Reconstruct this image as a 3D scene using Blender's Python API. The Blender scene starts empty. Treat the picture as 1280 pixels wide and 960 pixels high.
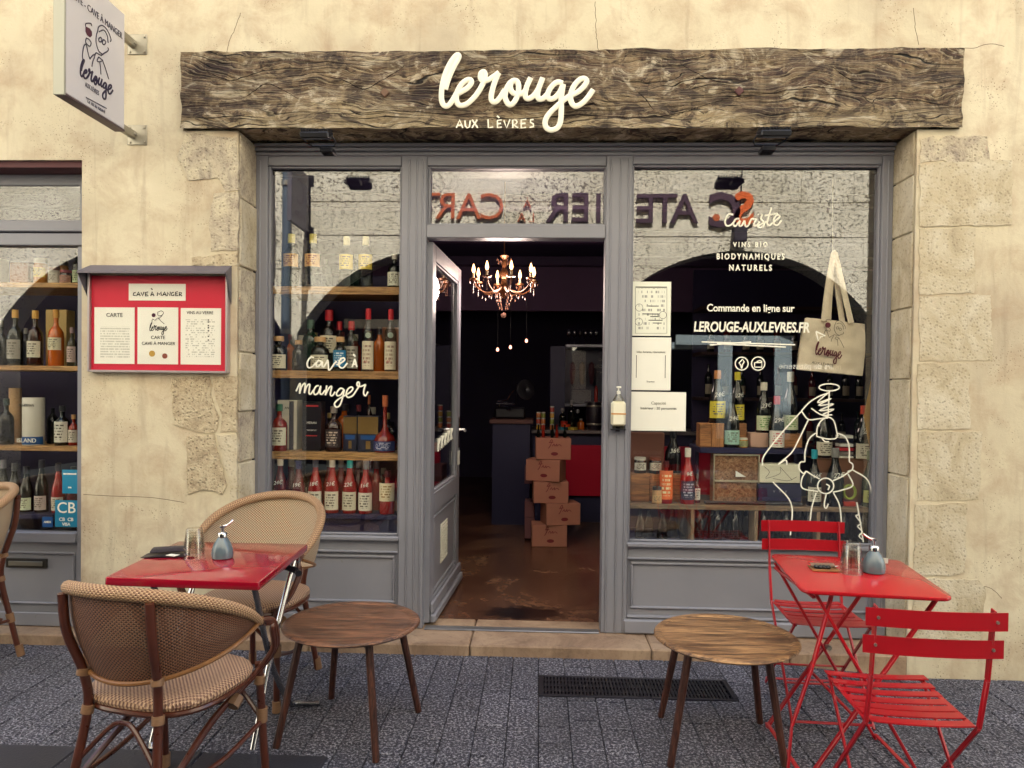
import bpy, bmesh, math, random
from math import sin, cos, pi, radians as R, sqrt, atan2
from mathutils import Vector, Matrix, noise
random.seed(7)
S = bpy.context.scene
COL = S.collection
# ------------------------------------------------------------------ camera
F, H, D, AL, BE, RO, CX, CY = 900., 1.45, 3.88, .037, .015, .0115, 640., 498.4
_f = Vector((-sin(AL)*cos(BE), cos(AL)*cos(BE), -sin(BE)))
_r = Vector((cos(AL), sin(AL), 0)); _u = Vector((-sin(AL)*sin(BE), cos(AL)*sin(BE), cos(BE)))
_r, _u = _r*cos(RO)+_u*sin(RO), _u*cos(RO)-_r*sin(RO)
cam = bpy.data.objects.new('camera', bpy.data.cameras.new('camera')); COL.objects.link(cam)
cam.matrix_world = Matrix(((_r.x, _u.x, -_f.x, 0), (_r.y, _u.y, -_f.y, -D), (_r.z, _u.z, -_f.z, H), (0, 0, 0, 1)))
cam.data.sensor_width = 36; cam.data.lens = F/1280*36; cam.data.shift_y = (CY-480)/1280
cam.data.clip_start = .05; cam.data.clip_end = 500
S.camera = cam
# ------------------------------------------------------------------ sky, sun, exposure
SUN_EL, SUN_AZ = R(58), R(6)      # the sun stands behind the shop, over its roof
w = bpy.data.worlds.new('World'); S.world = w; w.use_nodes = True
nt = w.node_tree; sk = nt.nodes.new('ShaderNodeTexSky'); sk.sky_type = 'NISHITA'; sk.sun_disc = False
sk.sun_elevation = SUN_EL; sk.sun_rotation = SUN_AZ; sk.dust_density = 3.0
nt.links.new(sk.outputs[0], nt.nodes['Background'].inputs[0]); nt.nodes['Background'].inputs[1].default_value = .11
sl = bpy.data.lights.new('sun', 'SUN'); sl.energy = 5; sl.angle = R(.5); sl.color = (1, .95, .86)
sun = bpy.data.objects.new('sun', sl); COL.objects.link(sun)
sdir = Vector((sin(SUN_AZ)*cos(SUN_EL), cos(SUN_AZ)*cos(SUN_EL), sin(SUN_EL)))   # towards the sun
sun.rotation_euler = sdir.to_track_quat('Z', 'Y').to_euler(); sun.location = (0, 6, 14)
S.view_settings.view_transform = 'Standard'; S.view_settings.look = 'None'
S.view_settings.exposure = 2.36; S.view_settings.gamma = 1.0
S.cycles.max_bounces = 8; S.cycles.diffuse_bounces = 4; S.cycles.glossy_bounces = 4
S.cycles.transparent_max_bounces = 24; S.cycles.transmission_bounces = 6
S.cycles.blur_glossy = 0; S.cycles.caustics_reflective = True; S.cycles.caustics_refractive = False

# ------------------------------------------------------------------ pixel -> world helpers
def ray(px, py): return _f+_r*((px-CX)/F)-_u*((py-CY)/F)
def W(px, py, Y):
    d = ray(px, py); t = (Y+D)/d.y; return t*d.x, H+t*d.z
def G(px, py, z=0):
    d = ray(px, py); t = (z-H)/d.z; return t*d.x, -D+t*d.y
def gz(x): return -.06*max(0, min(1, (x-1.25)/.8))
def mpp(Y): return (Y+D)/F       # metres per photo pixel at depth Y

# ------------------------------------------------------------------ materials
MATS = {}
def lin(c):
    if isinstance(c, str):
        c = [int(c[i:i+2], 16)/255 for i in (0, 2, 4)]
        c = [x/12.92 if x < .04045 else ((x+.055)/1.055)**2.4 for x in c]
    return (c[0], c[1], c[2], 1)
class NT:
    def __init__(s, name):
        s.m = bpy.data.materials.new(name); s.m.use_nodes = True; s.t = s.m.node_tree
        s.b = s.t.nodes['Principled BSDF']; s.out = s.t.nodes['Material Output']
    def n(s, typ, **kw):
        nd = s.t.nodes.new('ShaderNode'+typ)
        for k, v in kw.items():
            if k.startswith('i_'):
                k = k[2:]; k = int(k) if k.isdigit() else k.replace('_', ' ')
                nd.inputs[k].default_value = v
            else: setattr(nd, k, v)
        return nd
    def l(s, a, b): s.t.links.new(a, b)
    def coord(s, which='Object', scale=(1, 1, 1), rot=(0, 0, 0), loc=(0, 0, 0)):
        c = s.n('TexCoord'); m = s.n('Mapping'); m.inputs['Scale'].default_value = scale
        m.inputs['Rotation'].default_value = rot; m.inputs['Location'].default_value = loc
        s.l(c.outputs[which], m.inputs[0]); return m.outputs[0]
    def noise(s, vec, scale, detail=4, rough=.55, dist=0):
        nd = s.n('TexNoise'); nd.inputs['Scale'].default_value = scale; nd.inputs['Detail'].default_value = detail
        nd.inputs['Roughness'].default_value = rough; nd.inputs['Distortion'].default_value = dist
        s.l(vec, nd.inputs['Vector']); return nd.outputs['Fac']
    def ramp(s, fac, stops):
        nd = s.n('ValToRGB'); e = nd.color_ramp.elements
        while len(e) < len(stops): e.new(.5)
        for i, (p, c) in enumerate(stops):
            e[i].position = p; e[i].color = c if len(c) == 4 else (*c, 1)
        s.l(fac, nd.inputs[0]); return nd.outputs[0]
    def mix(s, fac, a, b, typ='MIX'):
        nd = s.n('Mix', data_type='RGBA', blend_type=typ)
        for sock, v in ((nd.inputs[0], fac), (nd.inputs[6], a), (nd.inputs[7], b)):
            if hasattr(v, 'node'): s.l(v, sock)
            else: sock.default_value = v
        return nd.outputs[2]
    def math(s, op, a, b=None, c=None):
        nd = s.n('Math', operation=op)
        for i, v in enumerate((a, b, c)):
            if v is None: continue
            if hasattr(v, 'node'): s.l(v, nd.inputs[i])
            else: nd.inputs[i].default_value = v
        return nd.outputs[0]
    def bump(s, h, strength=.5, dist=.01, chain=None):
        nd = s.n('Bump'); nd.inputs['Strength'].default_value = strength; nd.inputs['Distance'].default_value = dist
        s.l(h, nd.inputs['Height'])
        if chain is not None: s.l(chain, nd.inputs['Normal'])
        s.l(nd.outputs[0], s.b.inputs['Normal']); return nd.outputs[0]
    def col(s, c): s.l(c, s.b.inputs['Base Color'])
    def rough(s, r):
        if hasattr(r, 'node'): s.l(r, s.b.inputs['Roughness'])
        else: s.b.inputs['Roughness'].default_value = r

def mat(name, c, rough=.5, metal=0, var=0, vs=6, bump=0, bs=60, coat=0, spec=.5, stretch=(1, 1, 1), c2=None, emit=0):
    """plain coloured material with a little colour variation, roughness variation and fine relief"""
    if name in MATS: return MATS[name]
    t = NT(name); t.b.inputs['Metallic'].default_value = metal; t.rough(rough)
    t.b.inputs['Coat Weight'].default_value = coat; t.b.inputs['Coat Roughness'].default_value = .08
    t.b.inputs['Specular IOR Level'].default_value = spec
    c = lin(c); v = t.coord(scale=stretch)
    if var or c2:
        d = lin(c2) if c2 else tuple(x*(1-var) for x in c[:3])+(1,)
        f = t.noise(v, vs, 6, .6); t.col(t.ramp(f, [(.3, d), (.68, c)]))
        t.rough(t.math('ADD', t.math('MULTIPLY', f, .25), rough-.12))
    else: t.b.inputs['Base Color'].default_value = c
    if bump: t.bump(t.noise(v, bs, 4), bump, .004)
    if emit: t.b.inputs['Emission Color'].default_value = c; t.b.inputs['Emission Strength'].default_value = emit
    MATS[name] = t.m; return t.m

def m_plaster():
    t = NT('lime_plaster'); v = t.coord()
    big = t.noise(v, .9, 5, .6, .4); mid = t.noise(v, 5, 6, .65, .3); fine = t.noise(v, 60, 5, .7)
    a = t.ramp(big, [(.3, lin('b0a390')), (.48, lin('ccc2a9')), (.7, lin('dad1b9'))])
    b = t.mix(t.ramp(mid, [(.45, (0, 0, 0)), (.68, (.6,)*3)]), a, lin('a99078'))
    strk = t.noise(t.coord(scale=(7, 7, .8)), 1.6, 6, .6, .5)
    b = t.mix(t.ramp(strk, [(.54, (0, 0, 0)), (.72, (.42,)*3)]), b, lin('978573'))
    vo = t.n('TexVoronoi'); vo.inputs['Scale'].default_value = 75; t.l(v, vo.inputs['Vector'])
    pitm = t.noise(v, 3.3, 4, .6, 1)
    pits = t.math('MULTIPLY', t.ramp(vo.outputs['Distance'], [(.05, (1, 1, 1)), (.3, (0, 0, 0))]), t.ramp(pitm, [(.52, (0, 0, 0)), (.66, (1, 1, 1))]))
    b = t.mix(pits, b, lin('6e5a4a'))
    t.col(b); t.rough(.92)
    h = t.math('ADD', t.math('MULTIPLY', fine, .35), t.math('SUBTRACT', t.math('MULTIPLY', mid, 1.4), t.math('MULTIPLY', pits, .6)))
    t.bump(h, .4, .008); MATS['plaster'] = t.m; return t.m
def m_stone(name, c1, c2, c3, sc=9, bs=.8, pit=.5):
    t = NT(name); v = t.coord()
    a = t.noise(v, sc, 8, .68, .6); f = t.noise(v, 90, 4, .7)
    st = t.noise(t.coord(scale=(5, 5, 1)), 3, 6, .65, .8)
    b = t.ramp(a, [(.28, lin(c3)), (.45, lin(c2)), (.62, lin(c1))])
    b = t.mix(t.ramp(st, [(.55, (0, 0, 0)), (.75, (.6,)*3)]), b, lin(c3))
    vo = t.n('TexVoronoi'); vo.inputs['Scale'].default_value = 55; t.l(v, vo.inputs['Vector'])
    m = t.ramp(vo.outputs['Distance'], [(.08, (pit,)*3), (.4, (0, 0, 0))]); b = t.mix(m, b, lin('4d3d36'))
    t.col(b); t.rough(.9)
    t.bump(t.math('ADD', t.math('MULTIPLY', f, .4), t.math('SUBTRACT', t.math('MULTIPLY', a, 1.5), m)), bs, .015)
    return t.m
def m_beam():
    t = NT('weathered_oak'); v = t.coord(scale=(.55, 1, 1.6)); 
    wn = t.noise(v, 1.7, 5, .6, .3)
    vv = t.n('VectorMath', operation='ADD'); sc = t.n('VectorMath', operation='SCALE'); sc.inputs['Scale'].default_value = .42
    nn = t.n('TexNoise'); nn.inputs['Scale'].default_value = 2.6; nn.inputs['Detail'].default_value = 3; t.l(v, nn.inputs['Vector'])
    t.l(nn.outputs['Color'], sc.inputs[0]); t.l(v, vv.inputs[0]); t.l(sc.outputs[0], vv.inputs[1])
    mp = t.n('Mapping'); mp.inputs['Scale'].default_value = (1.1, 4, 16); t.l(vv.outputs[0], mp.inputs[0])
    grain = t.noise(mp.outputs[0], 2.2, 9, .72, .35)
    mp2 = t.n('Mapping'); mp2.inputs['Scale'].default_value = (.9, 2, 5); t.l(vv.outputs[0], mp2.inputs[0])
    crk = t.n('TexWave', wave_type='BANDS', bands_direction='Z'); t.l(mp2.outputs[0], crk.inputs[0])
    crk.inputs['Scale'].default_value = 1.5; crk.inputs['Distortion'].default_value = 5; crk.inputs['Detail'].default_value = 5; crk.inputs['Detail Scale'].default_value = 1.6
    kmask = t.noise(t.coord(scale=(1, 1, 2)), 2.1, 4, .6, .5); cm = t.math('MULTIPLY', t.ramp(crk.outputs['Fac'], [(.0, (1, 1, 1)), (.07, (0, 0, 0))]), t.ramp(kmask, [(.46, (0, 0, 0)), (.56, (1, 1, 1))]))
    fine = t.noise(t.coord(scale=(14, 14, 90)), 3, 5, .75)
    blot = t.noise(t.coord(scale=(1, 1, 1.3)), 3.3, 6, .62, 1.1)
    base = t.ramp(grain, [(.3, lin('2a1c1a')), (.41, lin('6b5244')), (.5, lin('9c8468')), (.64, lin('cbb694'))])
    base = t.mix(t.ramp(blot, [(.36, (.8,)*3), (.54, (0, 0, 0))]), base, lin('3c2a2a'), 'MIX')
    base = t.mix(t.ramp(blot, [(.56, (0, 0, 0)), (.7, (.45,)*3)]), base, lin('b9a78c'))
    vch = t.noise(t.coord(scale=(26, 10, 3)), 1, 4, .6)
    base = t.mix(t.ramp(vch, [(.52, (0, 0, 0)), (.66, (.5,)*3)]), base, lin('c4ad88'))
    base = t.mix(t.ramp(fine, [(.35, (.5,)*3), (.6, (0, 0, 0))]), base, lin('2a1a17'))
    low = t.n('SeparateXYZ'); t.l(t.coord(), low.inputs[0]); pat = t.noise(t.coord(scale=(1, 1, 1.6)), 5.5, 7, .68, 1.6)
    band = t.math('ADD', t.math('MULTIPLY', t.math('SUBTRACT', 3.0, low.outputs[2]), 4.0), t.math('MULTIPLY', t.math('SUBTRACT', big_ := t.noise(t.coord(scale=(1, 1, 1)), 1.4, 5, .6), .5), 2.2))
    base = t.mix(t.ramp(band, [(.2, (0, 0, 0)), (.55, (.5,)*3)]), base, lin('c2b08c'))
    base = t.mix(t.ramp(pat, [(.51, (0, 0, 0)), (.58, (.8,)*3)]), base, lin('352628')); base = t.mix(t.ramp(pat, [(.37, (.8,)*3), (.45, (0, 0, 0))]), base, lin('dccfb6'))
    gl_ = t.n('TexWave', wave_type='BANDS', bands_direction='Z', wave_profile='SAW'); mp3 = t.n('Mapping'); mp3.inputs['Scale'].default_value = (1, 1, 2.2); t.l(vv.outputs[0], mp3.inputs[0]); t.l(mp3.outputs[0], gl_.inputs[0]); gl_.inputs['Scale'].default_value = 5.5; gl_.inputs['Distortion'].default_value = 4.2; gl_.inputs['Detail'].default_value = 4; gl_.inputs['Detail Scale'].default_value = 2.2; gl_.inputs['Detail Roughness'].default_value = .65
    base = t.mix(t.ramp(gl_.outputs['Fac'], [(.03, (.7,)*3), (.16, (0, 0, 0))]), base, lin('20150f')); base = t.mix(t.ramp(gl_.outputs['Fac'], [(.75, (0, 0, 0)), (.95, (.35,)*3)]), base, lin('d8caa8'))
    kn = t.n('TexVoronoi'); t.l(t.coord(scale=(2.1, 1, 3.6)), kn.inputs['Vector']); kn.inputs['Scale'].default_value = 1.0; kr = t.math('ADD', kn.outputs['Distance'], t.math('MULTIPLY', t.math('SUBTRACT', grain, .5), .3)); base = t.mix(t.ramp(kr, [(.07, (.85,)*3), (.15, (0, 0, 0))]), base, lin('241819'))
    base = t.mix(cm, base, lin('0c0808'))
    t.col(base); t.rough(.85)
    h = t.math('ADD', t.math('MULTIPLY', grain, 1.5), t.math('SUBTRACT', t.math('MULTIPLY', fine, .5), cm))
    t.bump(h, 1.0, .02); return t.m
def m_paver():
    t = NT('exposed_aggregate'); oi = t.n('ObjectInfo'); geo = t.n('NewGeometry'); v = geo.outputs['Position']
    f = t.noise(v, 85, 3, .75); g = t.noise(v, 160, 2, .6); big = t.noise(v, 2.2, 4)
    a = t.ramp(f, [(.38, lin('0e0e18')), (.5, lin('343446')), (.61, lin('a8a8b2'))])
    a = t.mix(t.ramp(g, [(.5, (0, 0, 0)), (.66, (.8,)*3)]), a, lin('1c1c24'))
    a = t.mix(t.math('MULTIPLY', big, .4), a, lin('3e3e48'))
    st = t.noise(v, .9, 5, .6, .5); a = t.mix(t.ramp(st, [(.52, (0, 0, 0)), (.68, (.45,)*3)]), a, lin('23222a')); sp_ = t.noise(v, 14, 2, .5); a = t.mix(t.ramp(sp_, [(.7, (0, 0, 0)), (.74, (.6,)*3)]), a, lin('1a181c'))
    k = t.math('ADD', t.math('MULTIPLY', oi.outputs['Random'], .36), .82)
    a = t.mix(1.0, a, k, 'MULTIPLY'); t.col(a); t.rough(.75)
    t.bump(t.math('ADD', f, g), .9, .006); return t.m
def m_wood(name, c1, c2, axis=0, rough=.45, sc=1, coat=0, cathedral=False):
    t = NT(name); s = [18, 18, 18]; s[axis] = 1.5; s = [x*sc for x in s]; v = t.coord(scale=s)
    a = t.noise(v, 1.5, 7, .68, .9); f = t.noise(t.coord(scale=[x*5 for x in s]), 1.4, 4, .7)
    base = t.ramp(a, [(.36, lin(c2)), (.5, tuple((lin(c1)[i]+lin(c2)[i])/2 for i in range(3))), (.62, lin(c1))])
    base = t.mix(t.ramp(f, [(.4, (.7,)*3), (.56, (0, 0, 0))]), base, tuple(x*.45 for x in lin(c2)[:3])+(1,))
    t.col(base); t.rough(t.math('ADD', t.math('MULTIPLY', a, .3), rough-.15)); t.b.inputs['Coat Weight'].default_value = coat
    t.bump(t.math('ADD', a, f), .35, .004); return t.m
def m_glass_pane():
    t = NT('window_glass'); t.t.nodes.remove(t.b)
    tr = t.n('BsdfTransparent'); tr.inputs[0].default_value = (.985, .99, .985, 1)
    gl = t.n('BsdfGlossy'); gl.inputs['Roughness'].default_value = .0; gl.inputs[0].default_value = (1, 1, 1, 1)
    fr = t.n('LayerWeight'); fr.inputs['Blend'].default_value = .5
    fac = t.math('ADD', t.math('MULTIPLY', t.math('POWER', fr.outputs['Facing'], 5.0), .9), .085)
    v = t.coord(); nz = t.noise(v, 1.3, 2, .5); bp = t.n('Bump'); bp.inputs['Strength'].default_value = .05; bp.inputs['Distance'].default_value = .01
    t.l(nz, bp.inputs['Height']); t.l(bp.outputs[0], gl.inputs['Normal'])
    mx = t.n('MixShader'); t.l(fac, mx.inputs[0]); t.l(tr.outputs[0], mx.inputs[1]); t.l(gl.outputs[0], mx.inputs[2])
    t.l(mx.outputs[0], t.out.inputs[0]); return t.m
def m_clear(name, tint, refl=.03, ior=1.5, rough=.02):
    """thin clear or tinted glass of bottles and tumblers"""
    if name in MATS: return MATS[name]
    t = NT(name); t.t.nodes.remove(t.b)
    tr = t.n('BsdfTransparent'); tr.inputs[0].default_value = lin(tint)
    gl = t.n('BsdfGlossy'); gl.inputs['Roughness'].default_value = rough
    fr = t.n('LayerWeight'); fr.inputs['Blend'].default_value = .5
    fac = t.math('ADD', t.math('MULTIPLY', t.math('POWER', fr.outputs['Facing'], 3.5), .8), refl+.03)
    mx = t.n('MixShader'); t.l(fac, mx.inputs[0]); t.l(tr.outputs[0], mx.inputs[1]); t.l(gl.outputs[0], mx.inputs[2])
    t.l(mx.outputs[0], t.out.inputs[0]); MATS[name] = t.m; return t.m
def m_weave(name, ca, cb, per=.011, holes=.0):
    t = NT(name); c = t.n('TexCoord'); sp = t.n('SeparateXYZ'); t.l(c.outputs['UV'], sp.inputs[0])
    k = 2*pi/per
    su = t.math('SINE', t.math('MULTIPLY', sp.outputs[0], k)); sv = t.math('SINE', t.math('MULTIPLY', sp.outputs[1], k))
    pr = t.math('MULTIPLY', su, sv)
    nz = t.noise(t.coord(), 12, 4)
    a = t.ramp(t.math('ADD', t.math('MULTIPLY', pr, .5), .5), [(.38, lin(cb)), (.6, lin(ca))])
    a = t.mix(t.ramp(nz, [(.4, (.35,)*3), (.65, (0, 0, 0))]), a, tuple(x*.6 for x in lin(ca)[:3])+(1,))
    t.col(a); t.rough(.5); t.bump(t.math('ABSOLUTE', pr), .8, .003)
    if holes:
        tr = t.n('BsdfTransparent'); mx = t.n('MixShader')
        gap = t.math('LESS_THAN', t.math('MAXIMUM', t.math('ABSOLUTE', su), t.math('ABSOLUTE', sv)), holes)
        t.l(gap, mx.inputs[0]); t.l(t.b.outputs[0], mx.inputs[1]); t.l(tr.outputs[0], mx.inputs[2]); t.l(mx.outputs[0], t.out.inputs[0])
    return t.m
def m_print(name, paper, ink, rows=14, u=26, lo=(.08, .1), hi=(.92, .9), dens=.5):
    """paper with rows of fine print laid out on its UV"""
    if name in MATS: return MATS[name]
    t = NT(name); c = t.n('TexCoord'); sp = t.n('SeparateXYZ'); t.l(c.outputs['UV'], sp.inputs[0]); U, V = sp.outputs[0], sp.outputs[1]
    vr = t.math('MULTIPLY', V, rows); fr = t.math('FRACT', vr); fl = t.math('FLOOR', vr)
    cb = t.n('CombineXYZ'); t.l(t.math('MULTIPLY', U, u), cb.inputs[0]); t.l(t.math('MULTIPLY', fl, 7.31), cb.inputs[1])
    nz = t.noise(cb.outputs[0], 1.0, 3, .7)
    m = t.math('MULTIPLY', t.math('GREATER_THAN', fr, .45), t.math('GREATER_THAN', nz, dens))
    for s_, v_, op in ((U, lo[0], 'GREATER_THAN'), (U, hi[0], 'LESS_THAN'), (V, lo[1], 'GREATER_THAN'), (V, hi[1], 'LESS_THAN')):
        m = t.math('MULTIPLY', m, t.math(op, s_, v_))
    t.col(t.mix(m, lin(paper), lin(ink))); t.rough(.6); MATS[name] = t.m; return t.m

PLASTER = m_plaster()
STONE_D = m_stone('pale_dressed_stone', 'cec6b2', 'bdb197', '9a8b74', 4, .5, .3)
STONE_R = m_stone('rough_exposed_stone', 'cdc0a4', 'b9a98e', '9c8b74', 12, 1.0, .35)
STONE_M = m_stone('mottled_grey_stone', 'cfc5ac', 'b5a996', '7c706a', 9, .8, .35)
STONE_S = m_stone('doorstep_stone', 'a68e76', '8c7460', '64503f', 3, .35, .15)
STONE_O = m_stone('sunlit_ashlar', 'd8cfa6', 'bfb38c', '8a8068', 3, 1.0, .9)
def m_tooled():
    t = NT('tooled_ashlar'); v = t.coord(); n1 = t.noise(t.coord(scale=(16, 16, 24), rot=(0, R(35), 0)), 1.7, 3, .6); big = t.noise(v, 1.1, 5, .6); msk = t.noise(v, .9, 3, .5, .6)
    base = t.ramp(big, [(.3, lin('bcb5a0')), (.6, lin('dcd6c4'))])
    pk = t.ramp(n1, [(.55, (0, 0, 0)), (.61, (1, 1, 1))]); k = t.math('MULTIPLY', pk, t.ramp(msk, [(.38, (.15,)*3), (.55, (1, 1, 1))]))
    t.col(t.mix(k, base, lin('6f6650'))); t.rough(.9); t.bump(t.math('SUBTRACT', big, k), 1, .03); return t.m
STONE_O = m_tooled()
def scuff(m, sc, th, c, k=.8):
    nt_ = m.node_tree; b = nt_.nodes['Principled BSDF']; tc = nt_.nodes.new('ShaderNodeTexCoord'); n1 = nt_.nodes.new('ShaderNodeTexNoise'); n1.inputs['Scale'].default_value = sc; n1.inputs['Detail'].default_value = 6; n1.inputs['Roughness'].default_value = .75
    nt_.links.new(tc.outputs['Object'], n1.inputs['Vector']); r_ = nt_.nodes.new('ShaderNodeMapRange'); r_.inputs['From Min'].default_value = th; r_.inputs['From Max'].default_value = th+.03; r_.inputs['To Max'].default_value = k; nt_.links.new(n1.outputs['Fac'], r_.inputs['Value'])
    mx = nt_.nodes.new('ShaderNodeMix'); mx.data_type = 'RGBA'; nt_.links.new(r_.outputs[0], mx.inputs[0]); src = b.inputs['Base Color']
    if src.is_linked: nt_.links.new(src.links[0].from_socket, mx.inputs[6])
    else: mx.inputs[6].default_value = src.default_value
    mx.inputs[7].default_value = lin(c); nt_.links.new(mx.outputs[2], src)
JOINT = mat('lime_joint', 'b09a78', .95, var=.2)
BEAM = m_beam(); PAVER = m_paver()
GREY = mat('grey_shopfront_paint', '84858f', .42, var=.08, vs=3, bump=.08, bs=30)
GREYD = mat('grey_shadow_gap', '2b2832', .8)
GLASS = m_glass_pane()
WHITE = mat('white_vinyl', 'efeee2', .5)
LETTER = mat('cream_letter_enamel', 'f3efdc', .35)
SHELF = m_wood('shelf_oak', 'c49a62', '9a7244', 0, .5)
CRATE = m_wood('crate_pine', 'b8804c', '8c5a34', 0, .6)
TEAKL = m_wood('stool_top_teak', '8f6248', '40261c', 0, .45, .8)
LEGW = m_wood('dark_teak_leg', '5c3426', '351b16', 2, .45)
INT = mat('interior_shade_violet', '2b2348', .7, var=.2)  # violet of the indoor shade put into the wall colour
INT2 = mat('plum_interior_paint', '433352', .7, var=.15)
NAVY = mat('navy_joinery', '1c1c42', .5)
BLACK = mat('black_metal', '12121a', .4)
CHROME = mat('polished_chrome', 'd8d8dc', .12, 1)
STEEL = mat('steel_bracket', 'a8a396', .4, .8, var=.2)
REDT = mat('red_table_laminate', '960a26', .13, var=.05, vs=2, coat=.6)
REDM = mat('red_powder_coat', 'a80e1c', .32, coat=.15)
PAPER = mat('white_paper', 'ecece2', .6, var=.03)
RUB = mat('dark_rubber', '16141a', .7)
scuff(REDM, 26, .69, '4a2420'); scuff(REDM, 7, .62, '8a0c18', .6); scuff(GREY, 9, .66, '6a665f', .45); scuff(GREY, 34, .72, '4c4844', .6)

# ------------------------------------------------------------------ mesh builder
OFF = {}
class MB:
    def __init__(s): s.v = []; s.f = []; s.uv = []; s.sm = []
    def add(s, vs, fs, uv=None, smooth=True, M=None):
        k = len(s.v)
        for p in vs:
            p = Vector(p); s.v.append(M @ p if M is not None else p)
        s.uv += uv if uv else [(0, 0)]*len(vs)
        for f in fs: s.f.append(tuple(i+k for i in f)); s.sm.append(smooth)
        return s
    def box(s, x0, x1, y0, y1, z0, z1, b=0, M=None):
        if x0 > x1: x0, x1 = x1, x0
        if y0 > y1: y0, y1 = y1, y0
        if z0 > z1: z0, z1 = z1, z0
        b = min(b, (x1-x0)*.45, (y1-y0)*.45, (z1-z0)*.45)
        lo, hi = (x0, y0, z0), (x1, y1, z1)
        if b <= 0:
            vs = [(hi[0] if i & 1 else x0, hi[1] if i & 2 else y0, hi[2] if i & 4 else z0) for i in range(8)]
            fs = [(0, 2, 3, 1), (4, 5, 7, 6), (0, 1, 5, 4), (2, 6, 7, 3), (0, 4, 6, 2), (1, 3, 7, 5)]
            uv = [(i & 1, (i >> 2) & 1) for i in range(8)]
            return s.add(vs, fs, uv, False, M)
        vs = []; uv = []
        for i in range(8):
            c = [hi[a] if i >> a & 1 else lo[a] for a in range(3)]
            inn = [c[a]-b if i >> a & 1 else c[a]+b for a in range(3)]
            for a in range(3):      # vertex 3*i+a lies on the face normal to axis a
                p = list(inn); p[a] = c[a]; vs.append(p); uv.append((i & 1, (i >> 2) & 1))
        fs = []
        for a, (p, q) in enumerate(((1, 2), (2, 0), (0, 1))):
            for sd in (0, 1):
                ring = [(0, 0), (1, 0), (1, 1), (0, 1)]
                idx = [3*((sd << a) | (u << p) | (v << q))+a for u, v in ring]
                fs.append(tuple(idx if sd else idx[::-1]))
        for a, (p, q) in enumerate(((1, 2), (2, 0), (0, 1))):   # edges along axis a
            for u in (0, 1):
                for v in (0, 1):
                    i0 = (u << p) | (v << q); i1 = i0 | (1 << a)
                    fs.append((3*i0+p, 3*i1+p, 3*i1+q, 3*i0+q))
        for i in range(8): fs.append((3*i, 3*i+1, 3*i+2))
        return s.add(vs, fs, uv, False, M)
    def tube(s, pts, r, n=8, M=None, flat=None, closed=False, uvs=1.0):
        pts = [Vector(p) for p in pts]; m = len(pts)
        rr = r if isinstance(r, (list, tuple)) else [r]*m
        vs = []; uv = []; up = None; L = 0
        for i, p in enumerate(pts):
            a = pts[(i-1) % m] if (i > 0 or closed) else p; c = pts[(i+1) % m] if (i < m-1 or closed) else p
            t = (c-a).normalized() if (c-a).length > 1e-9 else Vector((0, 0, 1))
            if up is None:
                up = Vector((0, 1, 0)) if abs(t.y) < .9 else Vector((1, 0, 0))
            if flat is not None: up = Vector(flat)
            e1 = (up-t*up.dot(t)); e1 = e1.normalized() if e1.length > 1e-6 else t.orthogonal().normalized()
            up = e1; e2 = t.cross(e1)
            if i: L += (p-pts[i-1]).length
            for k in range(n):
                q = 2*pi*k/n; fr = .35 if flat is not None else 1
                vs.append(p+(e1*cos(q)*fr+e2*sin(q))*rr[i]); uv.append((k/n*2*pi*rr[i]*uvs, L*uvs))
        fs = []
        for i in range(m if closed else m-1):
            j = (i+1) % m
            for k in range(n):
                l = (k+1) % n; fs.append((i*n+k, i*n+l, j*n+l, j*n+k))
        if not closed: fs += [tuple(range(n))[::-1], tuple((m-1)*n+k for k in range(n))]
        return s.add(vs, fs, uv, True, M)
    def lathe(s, prof, n=20, c=(0, 0, 0), a0=0, a1=2*pi, M=None, smooth=True):
        full = abs(a1-a0-2*pi) < 1e-6; m = n if full else n+1; vs = []; uv = []; P = len(prof)
        for k in range(m):
            q = a0+(a1-a0)*k/n
            for i, (r, z) in enumerate(prof):
                vs.append((c[0]+r*cos(q), c[1]+r*sin(q), c[2]+z)); uv.append((k/n, i/(P-1)))
        fs = []
        for k in range(n):
            l = (k+1) % m
            for i in range(P-1):
                if prof[i][0] < 1e-7 and prof[i+1][0] < 1e-7: continue
                fs.append((k*P+i, l*P+i, l*P+i+1, k*P+i+1))
        return s.add(vs, fs, uv, smooth, M)
    def prism(s, poly, y0, y1, M=None, smooth=False):
        """polygon in XZ pushed from y0 (front) to y1"""
        n = len(poly); xs = [p[0] for p in poly]; zs = [p[1] for p in poly]
        w_, h_ = max(xs)-min(xs) or 1, max(zs)-min(zs) or 1
        vs = [(p[0], y0, p[1]) for p in poly]+[(p[0], y1, p[1]) for p in poly]
        uv = [((p[0]-min(xs))/w_, (p[1]-min(zs))/h_) for p in poly]*2
        ar = sum(poly[i][0]*poly[(i+1) % n][1]-poly[(i+1) % n][0]*poly[i][1] for i in range(n))
        f0 = tuple(range(n)); f1 = tuple(range(2*n-1, n-1, -1)); sd = [((i+1) % n, i, i+n, (i+1) % n+n) for i in range(n)]
        if ar < 0: f0 = f0[::-1]; f1 = f1[::-1]; sd = [q[::-1] for q in sd]
        return s.add(vs, [f0, f1]+sd, uv, smooth, M)
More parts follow.
